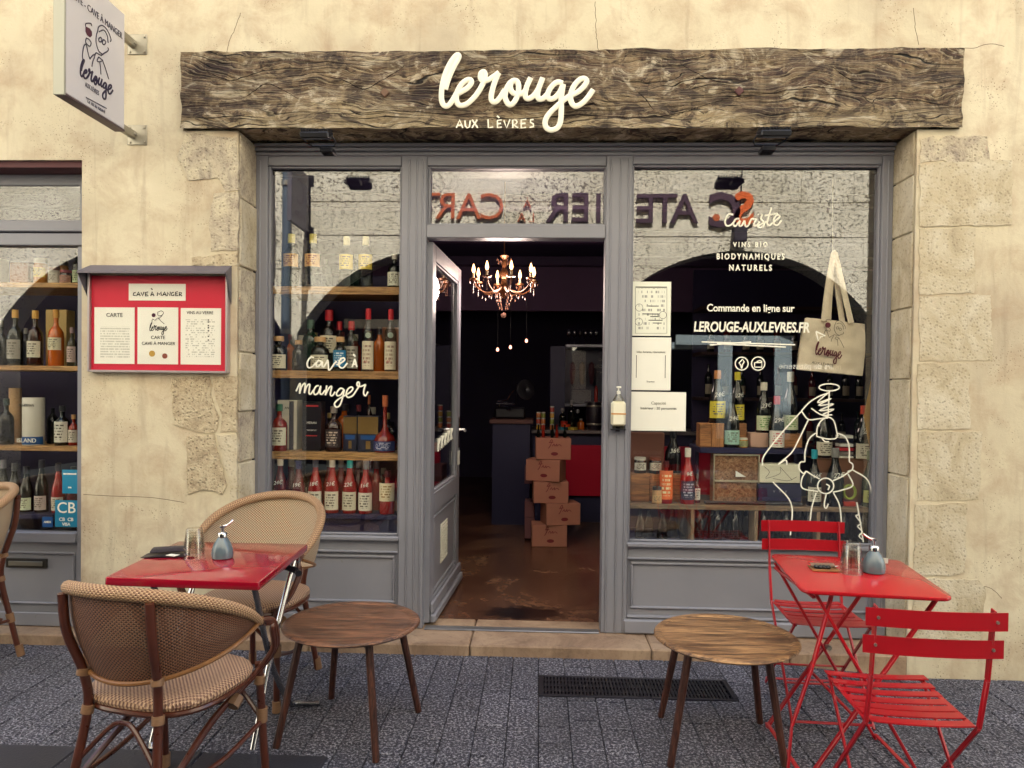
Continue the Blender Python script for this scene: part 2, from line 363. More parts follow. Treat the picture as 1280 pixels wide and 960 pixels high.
    def slab(s, poly, z0, z1, M=None):
        """polygon in XY between z0 and z1"""
        n = len(poly); ar = sum(poly[i][0]*poly[(i+1) % n][1]-poly[(i+1) % n][0]*poly[i][1] for i in range(n))
        if ar < 0: poly = poly[::-1]
        vs = [(p[0], p[1], z0) for p in poly]+[(p[0], p[1], z1) for p in poly]
        return s.add(vs, [tuple(range(n))[::-1], tuple(range(n, 2*n))]+[(i, (i+1) % n, (i+1) % n+n, i+n) for i in range(n)], None, False, M)
    def bar(s, a, b, w_, t_, M=None, up=(0, 0, 1)):
        """flat bar from a to b: width w_ (sideways), thickness t_"""
        a = Vector(a); b = Vector(b); d = b-a; L = d.length; z = d.normalized(); u = Vector(up)
        x = u.cross(z); x = x.normalized() if x.length > 1e-5 else Vector((1, 0, 0)); y = z.cross(x)
        m = Matrix(((x.x, y.x, z.x, a.x), (x.y, y.y, z.y, a.y), (x.z, y.z, z.z, a.z), (0, 0, 0, 1)))
        return s.box(-w_/2, w_/2, -t_/2, t_/2, 0, L, min(w_, t_)*.2, (M @ m) if M is not None else m)
    def grid(s, fn, nu, nv, M=None, wrap=False):
        vs = []; uv = []
        for i in range(nu+1):
            for j in range(nv+1):
                p, q = fn(i/nu, j/nv); vs.append(p); uv.append(q)
        fs = [(i*(nv+1)+j, (i+1)*(nv+1)+j, (i+1)*(nv+1)+j+1, i*(nv+1)+j+1) for i in range(nu) for j in range(nv)]
        return s.add(vs, fs, uv, True, M)
    def build(s, name, m, parent=None, label=None, local=False, kind=None):
        me = bpy.data.meshes.new(name); off = Vector((0, 0, 0))
        if parent is not None and not local: off = OFF.get(parent.name, off)
        me.from_pydata([tuple(p-off) for p in s.v], [], s.f)
        if any(u != (0, 0) for u in s.uv):
            ul = me.uv_layers.new(name='UVMap'); li = [0]*len(me.loops); me.loops.foreach_get('vertex_index', li)
            ul.data.foreach_set('uv', [c for i in li for c in s.uv[i]])
        me.polygons.foreach_set('use_smooth', s.sm); me.set_sharp_from_angle(angle=R(40)); me.update()
        me.materials.append(m); o = bpy.data.objects.new(name, me); COL.objects.link(o)
        if parent is not None: o.parent = parent; OFF[o.name] = OFF.get(parent.name, Vector((0, 0, 0)))
        if label: o['label'] = label
        if kind: o['kind'] = kind
        return o
def thing(name, label, cat, loc=(0, 0, 0), rz=0, group=None):
    o = bpy.data.objects.new(name, None); o.empty_display_size = .05; COL.objects.link(o); o.location = loc; o.rotation_euler = (0, 0, rz)
    o['label'] = label; o['category'] = cat
    if group: o['group'] = group
    OFF[o.name] = Vector(loc); return o
def tag(o, label, cat, group=None):
    o['label'] = label; o['category'] = cat
    if group: o['group'] = group
    return o
def struct(o): o['kind'] = 'structure'; return o
def copy_tree(o, loc, rz, label, group=None):
    def cp(x, par):
        c = x.copy(); COL.objects.link(c); c.parent = par
        for ch in x.children: cp(ch, c)
        return c
    r = cp(o, None); r.location = loc; r.rotation_euler = (0, 0, rz); r['label'] = label; OFF[r.name] = Vector(loc)
    if group: r['group'] = group
    return r
def text(s, size, m, parent, x, z, Y, name='lettering', mirror=False, rot=None, ext=.0006, align='CENTER', shear=0, bold=0, space=1, wide=1, label=None, M=None):
    cu = bpy.data.curves.new('t', 'FONT'); cu.body = s; cu.size = size; cu.extrude = ext; cu.align_x = align; cu.align_y = 'CENTER'
    cu.shear = shear; cu.offset = bold; cu.space_character = space; cu.resolution_u = 3
    ob = bpy.data.objects.new('t', cu); COL.objects.link(ob); dg = bpy.context.evaluated_depsgraph_get()
    me = bpy.data.meshes.new_from_object(ob.evaluated_get(dg)); bpy.data.objects.remove(ob); bpy.data.curves.remove(cu)
    T = M if M is not None else Matrix.Translation((x, Y, z)) @ Matrix.Rotation(pi/2, 4, 'X')
    if rot: T = T @ Matrix.Rotation(rot, 4, 'Z')
    T = T @ Matrix.Diagonal((-wide if mirror else wide, 1, 1, 1))
    me.transform(T)
    if parent is not None: me.transform(Matrix.Translation(-OFF.get(parent.name, Vector((0, 0, 0)))))
    me.materials.clear(); me.materials.append(m); me.name = name
    o = bpy.data.objects.new(name, me); COL.objects.link(o)
    if parent is not None: o.parent = parent; OFF[o.name] = OFF.get(parent.name, Vector((0, 0, 0)))
    if label: o['label'] = label
    return o
def smooth(pts, k=6):
    """Catmull-Rom through 2D or 3D points"""
    if len(pts) < 3: return [Vector(p) for p in pts]
    P = [Vector(p) for p in pts]; P = [P[0]*2-P[1]]+P+[P[-1]*2-P[-2]]; out = []
    for i in range(1, len(P)-2):
        for j in range(k):
            t = j/k; a, b, c, d = P[i-1:i+3]
            out.append(.5*((2*b)+(c-a)*t+(2*a-5*b+4*c-d)*t*t+(3*b-a-3*c+d)*t**3))
    out.append(P[-2]); return out
def strokes(mb, sts, ox, oy, sc, Y, r, sm=True, k=5, n=8):
    """handwriting traced in a zoomed view (origin ox,oy, scale sc) laid on the plane at depth Y"""
    for st in sts:
        p = smooth([(x, y, 0) for x, y in st], k) if sm else [Vector((x, y, 0)) for x, y in st]
        q = []
        for v in p:
            x, z = W(ox+v.x/sc, oy+v.y/sc, Y); q.append((x, Y, z))
        mb.tube(q, r, n, flat=(0, 1, 0))
    return mb
def ell(cx, cy, rx, ry, n=14): return [(cx+rx*cos(2*pi*i/n), cy+ry*sin(2*pi*i/n)) for i in range(n+1)]

SF = .22           # shopfront face
GL = .268          # glass
# ================================================================== GROUND
pv = struct(MB().box(-9, 9, -5.6, -1.32, -.12, -.012).build('pavement_base', mat('street_asphalt', '4a4a50', .85, var=.25, bump=.5, bs=200)))
struct(MB().grid(lambda u, v: ((-9+18*u, -1.33+1.32*v, gz(-9+18*u)-.011), (u, v)), 180, 2).build('joint_bed', mat('joint_sand', '24242c', .95, var=.3, bump=.4, bs=200)))
pave = thing('pavement', 'x', 'x'); del pave['category']; del pave['label']; pave['kind'] = 'structure'; pave['label'] = 'pavement of small exposed aggregate paving blocks'
gr = [G(660, 843), G(890, 853), G(897, 876), G(662, 861)]
GX0, GX1, GY0, GY1 = -3.2+.134*24+.001, -3.2+.134*31-.001, gr[2][1]-.0, gr[0][1]-.01
print('GRATE', gr, GX0, GX1)
x = -3.2; meshes = {}; npv = 0
while x < 2.9:
    wd = .134; y = -.012; 
    y -= random.choice((0, .0))
    while y > -1.3:
        ln = random.choice((.13, .2, .2, .27)); y1 = max(y-ln, -1.32)
        if y1 > -1.32 and y1 < -1.26: y1 = -1.32
        xa, xb, ya, yb = x+.0018, x+wd-.0018, y1+.0018, y-.0018
        cut = [(ya, yb)]
        if xb > GX0 and xa < GX1 and yb > GY0 and ya < GY1:
            cut = [(ya, min(yb, GY0-.003)), (max(ya, GY1+.003), yb)]
        for a, b in cut:
            if b-a < .03: continue
            key = (round(b-a, 3)); dz = random.uniform(-.0018, .001)
            if key not in meshes:
                m_ = MB().box(-(wd-.0036)/2, (wd-.0036)/2, -(b-a)/2, (b-a)/2, -.05, 0, .003); o = m_.build('paving_block', PAVER, pave, local=True); meshes[key] = o.data
            else:
                o = bpy.data.objects.new('paving_block', meshes[key]); COL.objects.link(o); o.parent = pave
            cx_ = (xa+xb)/2; o.location = (cx_, (a+b)/2, gz(cx_)+dz)
            o.rotation_euler = (random.uniform(-.006, .006), random.uniform(-.006, .006)-(.075 if 1.25 < cx_ < 2.05 else 0)*-1, random.uniform(-.004, .004)); npv += 1
        y = y1
    x += wd
# shadow band along the bottom left, laid as dark slabs
g = thing('shadow_band', 'x', 'x'); del g['category']; g['kind'] = 'structure'; g['label'] = 'dark slabs standing in for a shadow band along the pavement'
SHBAND = mat('shadow_band_dark', '2c2c36', .6, var=.3, vs=5, bump=.4, bs=120)
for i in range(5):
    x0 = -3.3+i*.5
    MB().box(x0, x0+.495, -1.45, -1.085-.008*i, -.02, .006, .006).build('shadow_slab', SHBAND, g)
# drain grate
t = thing('drain_grate', 'long narrow dark cast iron drain grate set in the pavement before the door', 'drain', ((GX0+GX1)/2, (GY0+GY1)/2, 0))
IRON = mat('cast_iron', '2a2830', .5, .6, var=.3)
MB().box(GX0, GX1, GY0, GY0+.018, -.03, .004, .002).box(GX0, GX1, GY1-.018, GY1, -.03, .004, .002).box(GX0, GX0+.025, GY0+.018, GY1-.018, -.03, .004, .002).box(GX1-.025, GX1, GY0+.018, GY1-.018, -.03, .004, .002).build('frame', IRON, t)
mb = MB(); n = 52
for i in range(n):
    a = GX0+.03+(GX1-GX0-.06)*i/n; mb.box(a, a+.009, GY0+.018, GY1-.018, -.02, .002)
for k in (1, 2, 3):
    yy = GY0+(GY1-GY0)*k/4; mb.box(GX0+.025, GX1-.025, yy-.003, yy+.003, -.018, .0005)
mb.build('bars', IRON, t, kind='stuff'); MB().box(GX0, GX1, GY0, GY1, -.07, -.05).build('sump', RUB, t)

# ================================================================== SHOP BUILDING
bl = thing('shop_building', 'cream rendered stone building front with the timber lintel and wine shop in it', 'building')
BX0, BX1, BZ0, BZ1 = -1.955, 2.187, 2.832, 3.248   # the beam
OX0, OX1 = -1.652, 1.972                            # shop opening
LX1, LZ1 = -2.52, 2.674                             # neighbour bay opening
RH = 10.4
wl = MB()
def wbox(x0, x1, z0, z1, y1=.22): wl.box(x0, x1, 0, y1, z0, z1)
wbox(-7, -4.9, -.1, LZ1); wbox(-7, LX1, LZ1, 3.25); wbox(LX1, OX0, -.1, BZ0); wbox(LX1, BX0, BZ0, 3.25); wbox(-7, 7, 3.25, RH)
wbox(BX1, 7, BZ0, 3.25); wbox(OX1, 7, -.1, BZ0)
wl.box(-7, 7, .22, .5, 3.0, RH)
wall = wl.build('wall', PLASTER, bl)
MB().box(-7.2, 7.2, -.35, 8, RH, RH+.15).build('roof', mat('grey_roof', '6a625a', .9), bl)
MB().box(-7, -6.8, .5, 8, -.1, RH).box(6.8, 7, .5, 8, -.1, RH).box(-7, 7, 7.8, 8, -.1, RH).build('side_wall', PLASTER, bl)
# reveals of the shop opening, built of stones
RV = mat('reveal_stone', 'b0987a', .9)
zj = [-.1, .62, 1.02, 1.3, 1.63, 2.1, 2.47, BZ0]
for i in range(len(zj)-1):
    mb = MB(); mb.box(OX0+.0, OX0+.012+.006*(i % 2), .012, .3, zj[i]+.004, zj[i+1]-.004, .006)
    mb.build('reveal_stone', STONE_M if i in (2, 4, 6) else STONE_D, bl)
zj2 = [-.1, .5, 1.0, 1.52, 1.9, 2.3, 2.6, BZ0]
for i in range(len(zj2)-1):
    MB().box(OX1-.012, OX1, .012, .3, zj2[i]+.003, zj2[i+1]-.003, .006).build('reveal_stone', STONE_D, bl)
# exposed stones on the wall face, traced and given real thickness
def patch(pts, m, proud, name='stone'):
    c = [W(px, py, 0) for px, py in pts]; n = len(c); poly = []
    for i in range(n):
        a, b = c[i], c[(i+1) % n]; L = math.hypot(b[0]-a[0], b[1]-a[1]); k = max(1, int(L/.035))
        for j in range(k):
            t_ = j/k; x_ = a[0]+(b[0]-a[0])*t_; z_ = a[1]+(b[1]-a[1])*t_
            jit = 0 if (j == 0) else .006; poly.append((x_+random.uniform(-jit, jit), z_+random.uniform(-jit, jit)))
    MB().prism(poly, -proud, .02).build(name, m, bl)
for pts, m, p in [
    ([(232, 166), (297, 172), (298, 238), (282, 240), (272, 222), (236, 226), (222, 196)], STONE_M, .005),
    ([(268, 242), (298, 240), (298, 312), (264, 314), (262, 276)], STONE_M, .006),
    ([(240, 322), (297, 316), (297, 332), (240, 332)], STONE_R, .004),
    ([(214, 473), (262, 470), (266, 500), (274, 520), (270, 540), (246, 540), (218, 530)], STONE_R, .007),
    ([(266, 472), (297, 470), (297, 540), (276, 540), (278, 520), (270, 498)], STONE_R, .005),
    ([(234, 545), (268, 542), (276, 580), (284, 606), (278, 618), (256, 612), (236, 618)], STONE_R, .007),
    ([(271, 544), (297, 543), (297, 640), (287, 640), (288, 606), (279, 578)], STONE_D, .005),
    ([(1150, 175), (1166, 170), (1172, 176), (1182, 170), (1234, 171), (1237, 200), (1210, 202), (1190, 206), (1178, 200), (1150, 204)], STONE_M, .004),
    ([(1149, 206), (1180, 203), (1265, 201), (1264, 281), (1149, 283)], STONE_D, .006),
    ([(1149, 286), (1219, 285), (1217, 366), (1149, 368)], STONE_D, .004),
    ([(1149, 371), (1238, 369), (1240, 450), (1149, 452)], STONE_D, .003),
    ([(1147, 455), (1210, 454), (1212, 536), (1147, 537)], STONE_D, .005),
    ([(1147, 540), (1228, 539), (1224, 624), (1147, 626)], STONE_D, .003),
    ([(1144, 630), (1208, 629), (1206, 714), (1186, 720), (1142, 718)], STONE_D, .006),
    ([(1142, 723), (1222, 724), (1232, 736), (1226, 800), (1140, 798)], STONE_D, .004)]: patch(pts, m, p)
# hairline cracks in the render
CR = mat('crack', '4a3c34', 1)
for st in ([(301, 16), (292, 40), (286, 52), (284, 66)], [(744, 2), (745, 30), (746, 50), (748, 64)], [(1142, 10), (1144, 34), (1149, 56)], [(1204, 60), (1218, 60), (1230, 56), (1242, 55), (1256, 58)], [(104, 618), (140, 620), (190, 622), (230, 628)], [(1226, 732), (1240, 736), (1252, 748)]):
    mb = MB(); q = [(*(lambda c: (c[0]+random.uniform(-.003, .003), -.0003, c[1]))(W(p.x, p.y, 0)),) for p in smooth([(a, b, 0) for a, b in st], 6)]
    mb.tube(q, .0014, 5, flat=(0, 1, 0)); mb.build('crack', CR, bl)
# the beam: a hewn oak lintel with an uneven front
def beam_front(u, v):
    x_ = BX0+(BX1-BX0)*u; z_ = BZ0+(BZ1-BZ0)*v
    y_ = -.032-.012*noise.noise(Vector((x_*1.3, 0, z_*5)))-.009*noise.noise(Vector((x_*4, 3, z_*14)))-.006*noise.noise(Vector((x_*14, 7, z_*30)))
    wv = .5+.5*sin(z_*85+9*noise.noise(Vector((x_*1.1, 1, z_*2.2)))+2*noise.noise(Vector((x_*5, 2, z_*6))))
    y_ += .002*max(0, wv-.9)/.1
    if v in (0, 1): z_ += .012*noise.noise(Vector((x_*3, 5+v*9, 0)))+.006*noise.noise(Vector((x_*11, 2+v*9, 0)))-(.004 if v else -.002)
    if u in (0, 1): x_ += .014*noise.noise(Vector((u*3, 2, z_*7)))
    return (x_, y_, z_), (u, v)
beam = MB().grid(beam_front, 520, 64)
beam.box(BX0+.006, BX1-.006, -.012, .36, BZ0+.012, BZ1-.006)
bm_o = beam.build('lintel_beam', BEAM, bl, label='dark weathered oak beam over the shopfront')
for st in ([(232, 146), (262, 147), (300, 145), (332, 147)], [(372, 139), (440, 142), (500, 138), (560, 143), (640, 147), (720, 142), (800, 146), (850, 140), (880, 131), (925, 118)], [(925, 121), (990, 112), (1024, 108), (1080, 116), (1120, 106)], [(300, 122), (318, 112), (332, 103), (350, 110), (374, 124)], [(396, 92), (430, 100), (456, 110), (490, 92), (505, 82)], [(797, 113), (808, 124), (818, 137)], [(566, 90), (600, 84), (632, 76)], [(850, 78), (880, 96), (912, 104), (940, 100)], [(1040, 82), (1062, 98), (1090, 106)], [(250, 84), (280, 98), (300, 96), (330, 86)], [(690, 122), (720, 130), (760, 128)], [(1078, 118), (1090, 128), (1100, 122), (1150, 124), (1196, 133)]):
    q = []
    for p in smooth([(a, b, 0) for a, b in st], 8):
        x_, z_ = W(p.x, p.y, -.04); z_ += .004*noise.noise(Vector((x_*30, 0, 0))); u_ = (x_-BX0)/(BX1-BX0); v_ = (z_-BZ0)/(BZ1-BZ0); q.append((x_, beam_front(u_, max(.01, min(.99, v_)))[0][1]-.0006, z_))
    n_ = len(q); MB().tube(q, [.0008+.0028*abs(sin(pi*i/(n_-1)))*(.6+.4*sin(i*1.7)) for i in range(n_)], 6, flat=(0, 1, 0)).build('split', mat('split_dark', '1c1311', 1), bm_o)
for px, py in ((481, 116), (924, 114)):
    x_, z_ = W(px, py, -.04); MB().box(-.018, .018, -.008, .01, -.018, .018, .003, Matrix.Translation((x_, -.04, z_)) @ Matrix.Rotation(pi/4, 4, 'Y')).build('peg', mat('red_peg', '6e5444' if px < 600 else '70303a', .8) if px < 600 else mat('red_peg2', '5c3a3a', .8), bm_o)
# stone doorstep
ds = thing('doorstep', 'x', 'x'); del ds['category']; ds['kind'] = 'structure'; ds['label'] = 'pale worn stone step along the foot of the shopfront'
for a, b in ((-4.9, -3.4), (-3.395, -2.53), (-1.65, -1.24), (-1.235, -.36), (-.355, .62), (.625, 1.35), (1.355, 1.965)):
    MB().box(a, b, -.02, .42, -.09, .058, .008).build('step_slab', STONE_S, ds)
MB().box(-.64, .36, .2, .26, .0585, .068, .003).build('threshold', mat('alu_threshold', '9a9a9c', .35, .7, var=.2), ds)

# ================================================================== SHOPFRONT JOINERY
sf = thing('shopfront', 'grey painted timber shopfront with two display windows and an open door', 'shopfront', (0, SF, .06))
P1 = (-1.572, -.797, .59, 2.712); P2 = (.515, 1.9, .583, 2.72); TR = (-.645, .37, 2.378, 2.712); DO = (-.652, .367, .06, 2.303)
FZ1 = 2.835
fr = MB()
def member(x0, x1, z0, z1, y=SF, b=.004): fr.box(x0, x1, y, .32, z0, z1, b)
member(OX0+.012, P1[0], .06, FZ1); member(P1[1], DO[0], .06, FZ1, SF-.002); member(DO[1], P2[0], .06, FZ1, SF-.002); member(P2[1], OX1-.012, .06, FZ1)
member(P1[0], P1[1], P1[3], FZ1, SF+.004); member(P2[0], P2[1], P2[3], FZ1, SF+.004); member(DO[0], DO[1], TR[3], FZ1, SF+.003)
member(DO[0], DO[1], DO[3], TR[2], SF+.002)
member(DO[0], TR[0], TR[2], TR[3], SF+.003)
for P in (P1, P2): member(P[0], P[1], .06, P[2]-.03, SF+.02)
fr.build('frame', GREY, sf)
# mouldings
mo = MB()
def bead(x0, x1, z0, z1, y, d=.012, b=.004): mo.box(x0, x1, y-d, y+.01, z0, z1, b)
for xx in (P1[1]+.04, P1[1]+.085, DO[0]-.028): bead(xx, xx+.012, .07, 2.75, SF-.002, .006)
for xx in (DO[1]+.02, DO[1]+.075, DO[1]+.12): bead(xx, xx+.012, .07, 2.75, SF-.002, .006)
for k, (zz, dd) in enumerate(((2.765, .012), (2.79, .022), (2.812, .034))): mo.box(OX0+.013, OX1-.013, SF-dd, SF+.02, zz, zz+.018, .004)
bead(OX0+.03, OX0+.042, .07, 2.74, SF, .006); bead(OX1-.045, OX1-.033, .07, 2.74, SF, .006)
for P in (P1, P2):
    x0, x1 = P[0], P[1]
    mo.box(x0-.005, x1+.005, SF-.014, GL-.004, P[2]-.028, P[2]-.002, .006)          # sill
    bead(x0, x1, P[2]-.1, P[2]-.088, SF+.02, .022)
    # fielded panel under the window
    zt, zb = P[2]-.115, .2
    for a in ((x0+.02, x1-.02, zt-.016, zt), (x0+.02, x1-.02, zb, zb+.014), (x0+.02, x0+.034, zb+.014, zt-.016), (x1-.034, x1-.02, zb+.014, zt-.016)): mo.box(a[0], a[1], SF+.006, SF+.03, a[2], a[3], .005)
    mo.box(x0-.02 if P is P2 else OX0+.014, x1+.02 if P is P1 else OX1-.014, SF-.02, SF+.02, .0625, .145, .01); mo.box(x0, x1, SF-.006, SF+.022, .148, .165, .006)
# glazing beads
for P in (P1, P2, TR):
    for a in ((P[0], P[0]+.012, P[2], P[3]), (P[1]-.012, P[1], P[2], P[3]), (P[0]+.012, P[1]-.012, P[3]-.012, P[3]), (P[0]+.012, P[1]-.012, P[2], P[2]+.01)): mo.box(a[0], a[1], SF+.018, GL-.003, a[2], a[3], .003)
mo.build('mouldings', GREY, sf)
panes = []
for P, lb in ((P1, 'left display window pane'), (P2, 'wide right display window pane'), (TR, 'transom pane above the door')):
    panes.append(MB().box(P[0]+.001, P[1]-.001, GL, GL+.006, P[2]+.001, P[3]-.001).build('window_pane', GLASS, sf, label=lb))
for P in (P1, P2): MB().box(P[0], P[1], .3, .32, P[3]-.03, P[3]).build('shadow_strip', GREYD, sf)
# the open door: hinge at left, swung inwards
dw, dh0, dh1 = 1.0, .075, 2.29
hx, hy = DO[0]+.012, .275
fx, fz = W(571, 500, hy+.98); ang = atan2(.98, fx-hx)
T = Matrix.Translation((hx, hy, 0)) @ Matrix.Rotation(ang, 4, 'Z')       # local x runs along the door, local -y is its outer face
dmb = MB()
for a in ((0, .1, dh0, dh1), (dw-.1, dw, dh0, dh1), (.1, dw-.1, dh1-.1, dh1), (.1, dw-.1, .7, .82), (.1, dw-.1, dh0, .2)): dmb.box(a[0], a[1], -.02, .025, a[2], a[3], .004, T)
dmb.box(.1, dw-.1, -.006, .01, .2, .7, 0, T)
door = dmb.build('door', GREY, sf, label='open glazed door swung inward')
mb = MB()
mb.box(.0, dw, -.055, -.02, dh0, dh0+.05, .008, T).box(.0, dw, -.04, -.02, dh0+.05, dh0+.12, .008, T)
for a in ((.12, dw-.12, .66, .675), (.12, dw-.12, .22, .235), (.12, .135, .235, .66), (dw-.135, dw-.12, .235, .66)): mb.box(a[0], a[1], -.016, -.004, a[2], a[3], .004, T)
for a in ((.1, .115, .82, dh1-.1), (dw-.115, dw-.1, .82, dh1-.1), (.115, dw-.115, dh1-.115, dh1-.1), (.115, dw-.115, .82, .835)): mb.box(a[0], a[1], -.014, .01, a[2], a[3], .003, T)
mb.build('door_moulding', GREY, door)
MB().box(.115, dw-.115, .0, .006, .835, dh1-.115, 0, T).build('door_pane', GLASS, door)
mb = MB().box(.38, .6, -.012, -.005, .33, .58, .003, T); v = mb.build('vent_plate', mat('white_plastic', 'd8d6c8', .5), door)
mb = MB()
for i in range(11): mb.box(.4, .58, -.017, -.012, .345+i*.0205, .355+i*.0205, .001, T)
mb.build('vent_slats', mat('white_plastic', 'd8d6c8', .5), v, kind='stuff')
mb = MB().tube([T @ Vector(p) for p in ((dw-.05, -.02, 1.15), (dw-.05, -.07, 1.15), (dw-.07, -.085, 1.15), (dw-.17, -.085, 1.15))], .011, 8)
mb.box(dw-.07, dw-.03, -.027, -.021, 1.02, 1.24, .003, T); mb.build('handle', CHROME, door)
mb = MB().box(dw-.09, dw-.02, -.026, -.021, .9, 1.0, .002, T).build('label_plate', PAPER, door)
for i, s_ in enumerate(('K', 'É', 'D', 'U', 'R')): pass
for i in range(5):
    mb = MB(); c_ = .3+i*.11; z_ = 1.09+.01*i
    mb.tube([T @ Vector((c_, -.003, z_-.04)), T @ Vector((c_+.01, -.003, z_+.04))], .005, 5); mb.tube([T @ Vector((c_+.06, -.003, z_+.035)), T @ Vector((c_+.01, -.003, z_)), T @ Vector((c_+.06, -.003, z_-.035))], .005, 5); mb.build('door_lettering', WHITE, door)

# neighbouring bay on the left
nb = thing('neighbour_shopfront', 'grey timber shopfront bay with shelves of bottles at the far left', 'shopfront', (-3.2, .12, .06))
NY = .12; nr = W(97, 400, NY)[0]; n0 = -4.9
def nz(py): return W(50, py, NY)[1]
mb = MB()
mb.box(n0, LX1-.002, NY+.03, .2, nz(230), nz(216), .004); mb.box(n0, LX1-.002, NY, .2, nz(289), nz(275), .004); mb.box(n0, LX1-.002, NY-.01, .2, nz(307), nz(292), .004)
mb.box(nr, LX1-.002, NY+.001, .2, .06, nz(308)); mb.box(nr+.01, LX1-.002, NY+.004, .2, nz(275), nz(230))
mb.box(n0, nr, NY+.02, .2, .06, nz(672)-.03); mb.box(n0, nr+.0, NY-.012, .18, nz(672)-.028, nz(665), .005); mb.box(n0, nr, NY-.01, .1, .062, .14, .008)
for a in ((n0, nr-.02, nz(706)+.06, nz(706)+.072), (nr-.034, nr-.02, .19, nz(706)+.06), (n0, nr-.034, .178, .19)): mb.box(a[0], a[1], NY+.006, NY+.03, a[2], a[3], .004)
mb.build('frame', GREY, nb)
MB().box(n0, LX1-.001, .02, .2, nz(216), nz(202)).build('head_board', mat('plum_head_board', '5a3238', .7, var=.2), nb)
MB().box(n0, LX1-.002, NY+.02, .19, nz(292), nz(289)).build('shadow_gap', GREYD, nb)
MB().box(n0, nr-.001, NY+.03, NY+.036, nz(664), nz(308)).build('window_pane', GLASS, nb, label='neighbour display pane'); MB().box(n0, nr+.009, NY+.031, NY+.037, nz(274), nz(231)).build('window_pane', GLASS, nb, label='small transom pane')
a = W(6, 698, NY); b = W(57, 711, NY)
ms = MB().box(a[0], b[0], NY+.004, NY+.022, b[1], a[1], .004).build('mail_slot', mat('dark_bronze', '3c3834', .4, .7), nb)
MB().box(a[0]+.02, b[0]-.02, NY-.001, NY+.004, b[1]+.014, a[1]-.014, .002).build('flap', mat('brushed_flap', '8a8478', .35, .8), ms)

# ================================================================== LETTERING AND DECALS
sg = thing('fascia_sign', 'cream cut-out script letters reading lerouge aux lèvres on the oak beam', 'sign', (*[W(640, 120, -.06)[0]], -.06, 3.0))
LER = [[(148, 345), (170, 270), (205, 190), (237, 132), (242, 110), (226, 106), (196, 140), (165, 195), (140, 260), (125, 330), (121, 400), (130, 442), (150, 460), (176, 450), (205, 408), (228, 368)],
 [(212, 385), (255, 362), (300, 335), (328, 302), (325, 280), (300, 278), (265, 303), (236, 348), (224, 400), (234, 442), (260, 456), (300, 443), (345, 403), (382, 355), (412, 300)],
 [(412, 300), (425, 245), (415, 221), (397, 232), (393, 262), (410, 282), (448, 276), (490, 250), (522, 226)], [(520, 228), (503, 265), (480, 330), (467, 395), (474, 425), (500, 430), (530, 398), (562, 345)],
 [(640, 282), (600, 296), (572, 345), (564, 398), (582, 440), (606, 450), (636, 418), (656, 358), (656, 308), (640, 283), (612, 288), (600, 322), (612, 360), (648, 378), (692, 365), (715, 335)],
 [(742, 262), (716, 320), (704, 370), (710, 402), (735, 406), (770, 378), (800, 330), (826, 262)], [(826, 262), (800, 330), (790, 380), (800, 410), (830, 405), (868, 366)],
 [(965, 302), (930, 292), (898, 312), (870, 350), (860, 388), (876, 410), (908, 402), (942, 366), (970, 306)], [(968, 308), (955, 400), (955, 480), (950, 560), (930, 608), (890, 626), (855, 614), (842, 580), (852, 540), (884, 498), (935, 450), (985, 408), (1022, 384)],
 [(1022, 386), (1072, 360), (1112, 322), (1132, 288), (1116, 268), (1085, 275), (1050, 310), (1025, 360), (1020, 410), (1034, 448), (1060, 460), (1100, 440), (1140, 398), (1177, 345)]]
def cutout(sts, ox, oy, sc, Y, r, k=6, n=10):
    """solid cut letters: a chain of round-nosed capsules with a flat face"""
    mb = MB(); strokes(mb, sts, ox, oy, sc, Y, r, True, k, n); return mb
cutout(LER, 530, 50, 5.565, -.062, .0145, 8, 12).build('script_lettering', LETTER, sg)
AUX = [[[(225, 612), (248, 556), (270, 612)], [(232, 594), (263, 592)]], [[(285, 560), (287, 598), (300, 612), (316, 604), (322, 560)]], [[(335, 555), (374, 612)], [(370, 555), (333, 612)]],
 [[(445, 552), (448, 611), (482, 606)]], [[(540, 556), (511, 560), (511, 610), (541, 606)], [(511, 583), (536, 580)], [(508, 527), (524, 542)]], [[(555, 560), (575, 612), (598, 552)]],
 [[(618, 613), (618, 556), (640, 558), (648, 570), (640, 584), (620, 588), (655, 611)]], [[(712, 552), (676, 556), (676, 612), (710, 608)], [(676, 582), (706, 580)]], [[(762, 553), (742, 556), (740, 572), (760, 584), (762, 602), (734, 609)]]]
for L in AUX: strokes(MB(), L, 530, 50, 5.565, -.06, .0042, False).build('letter', LETTER, sg)
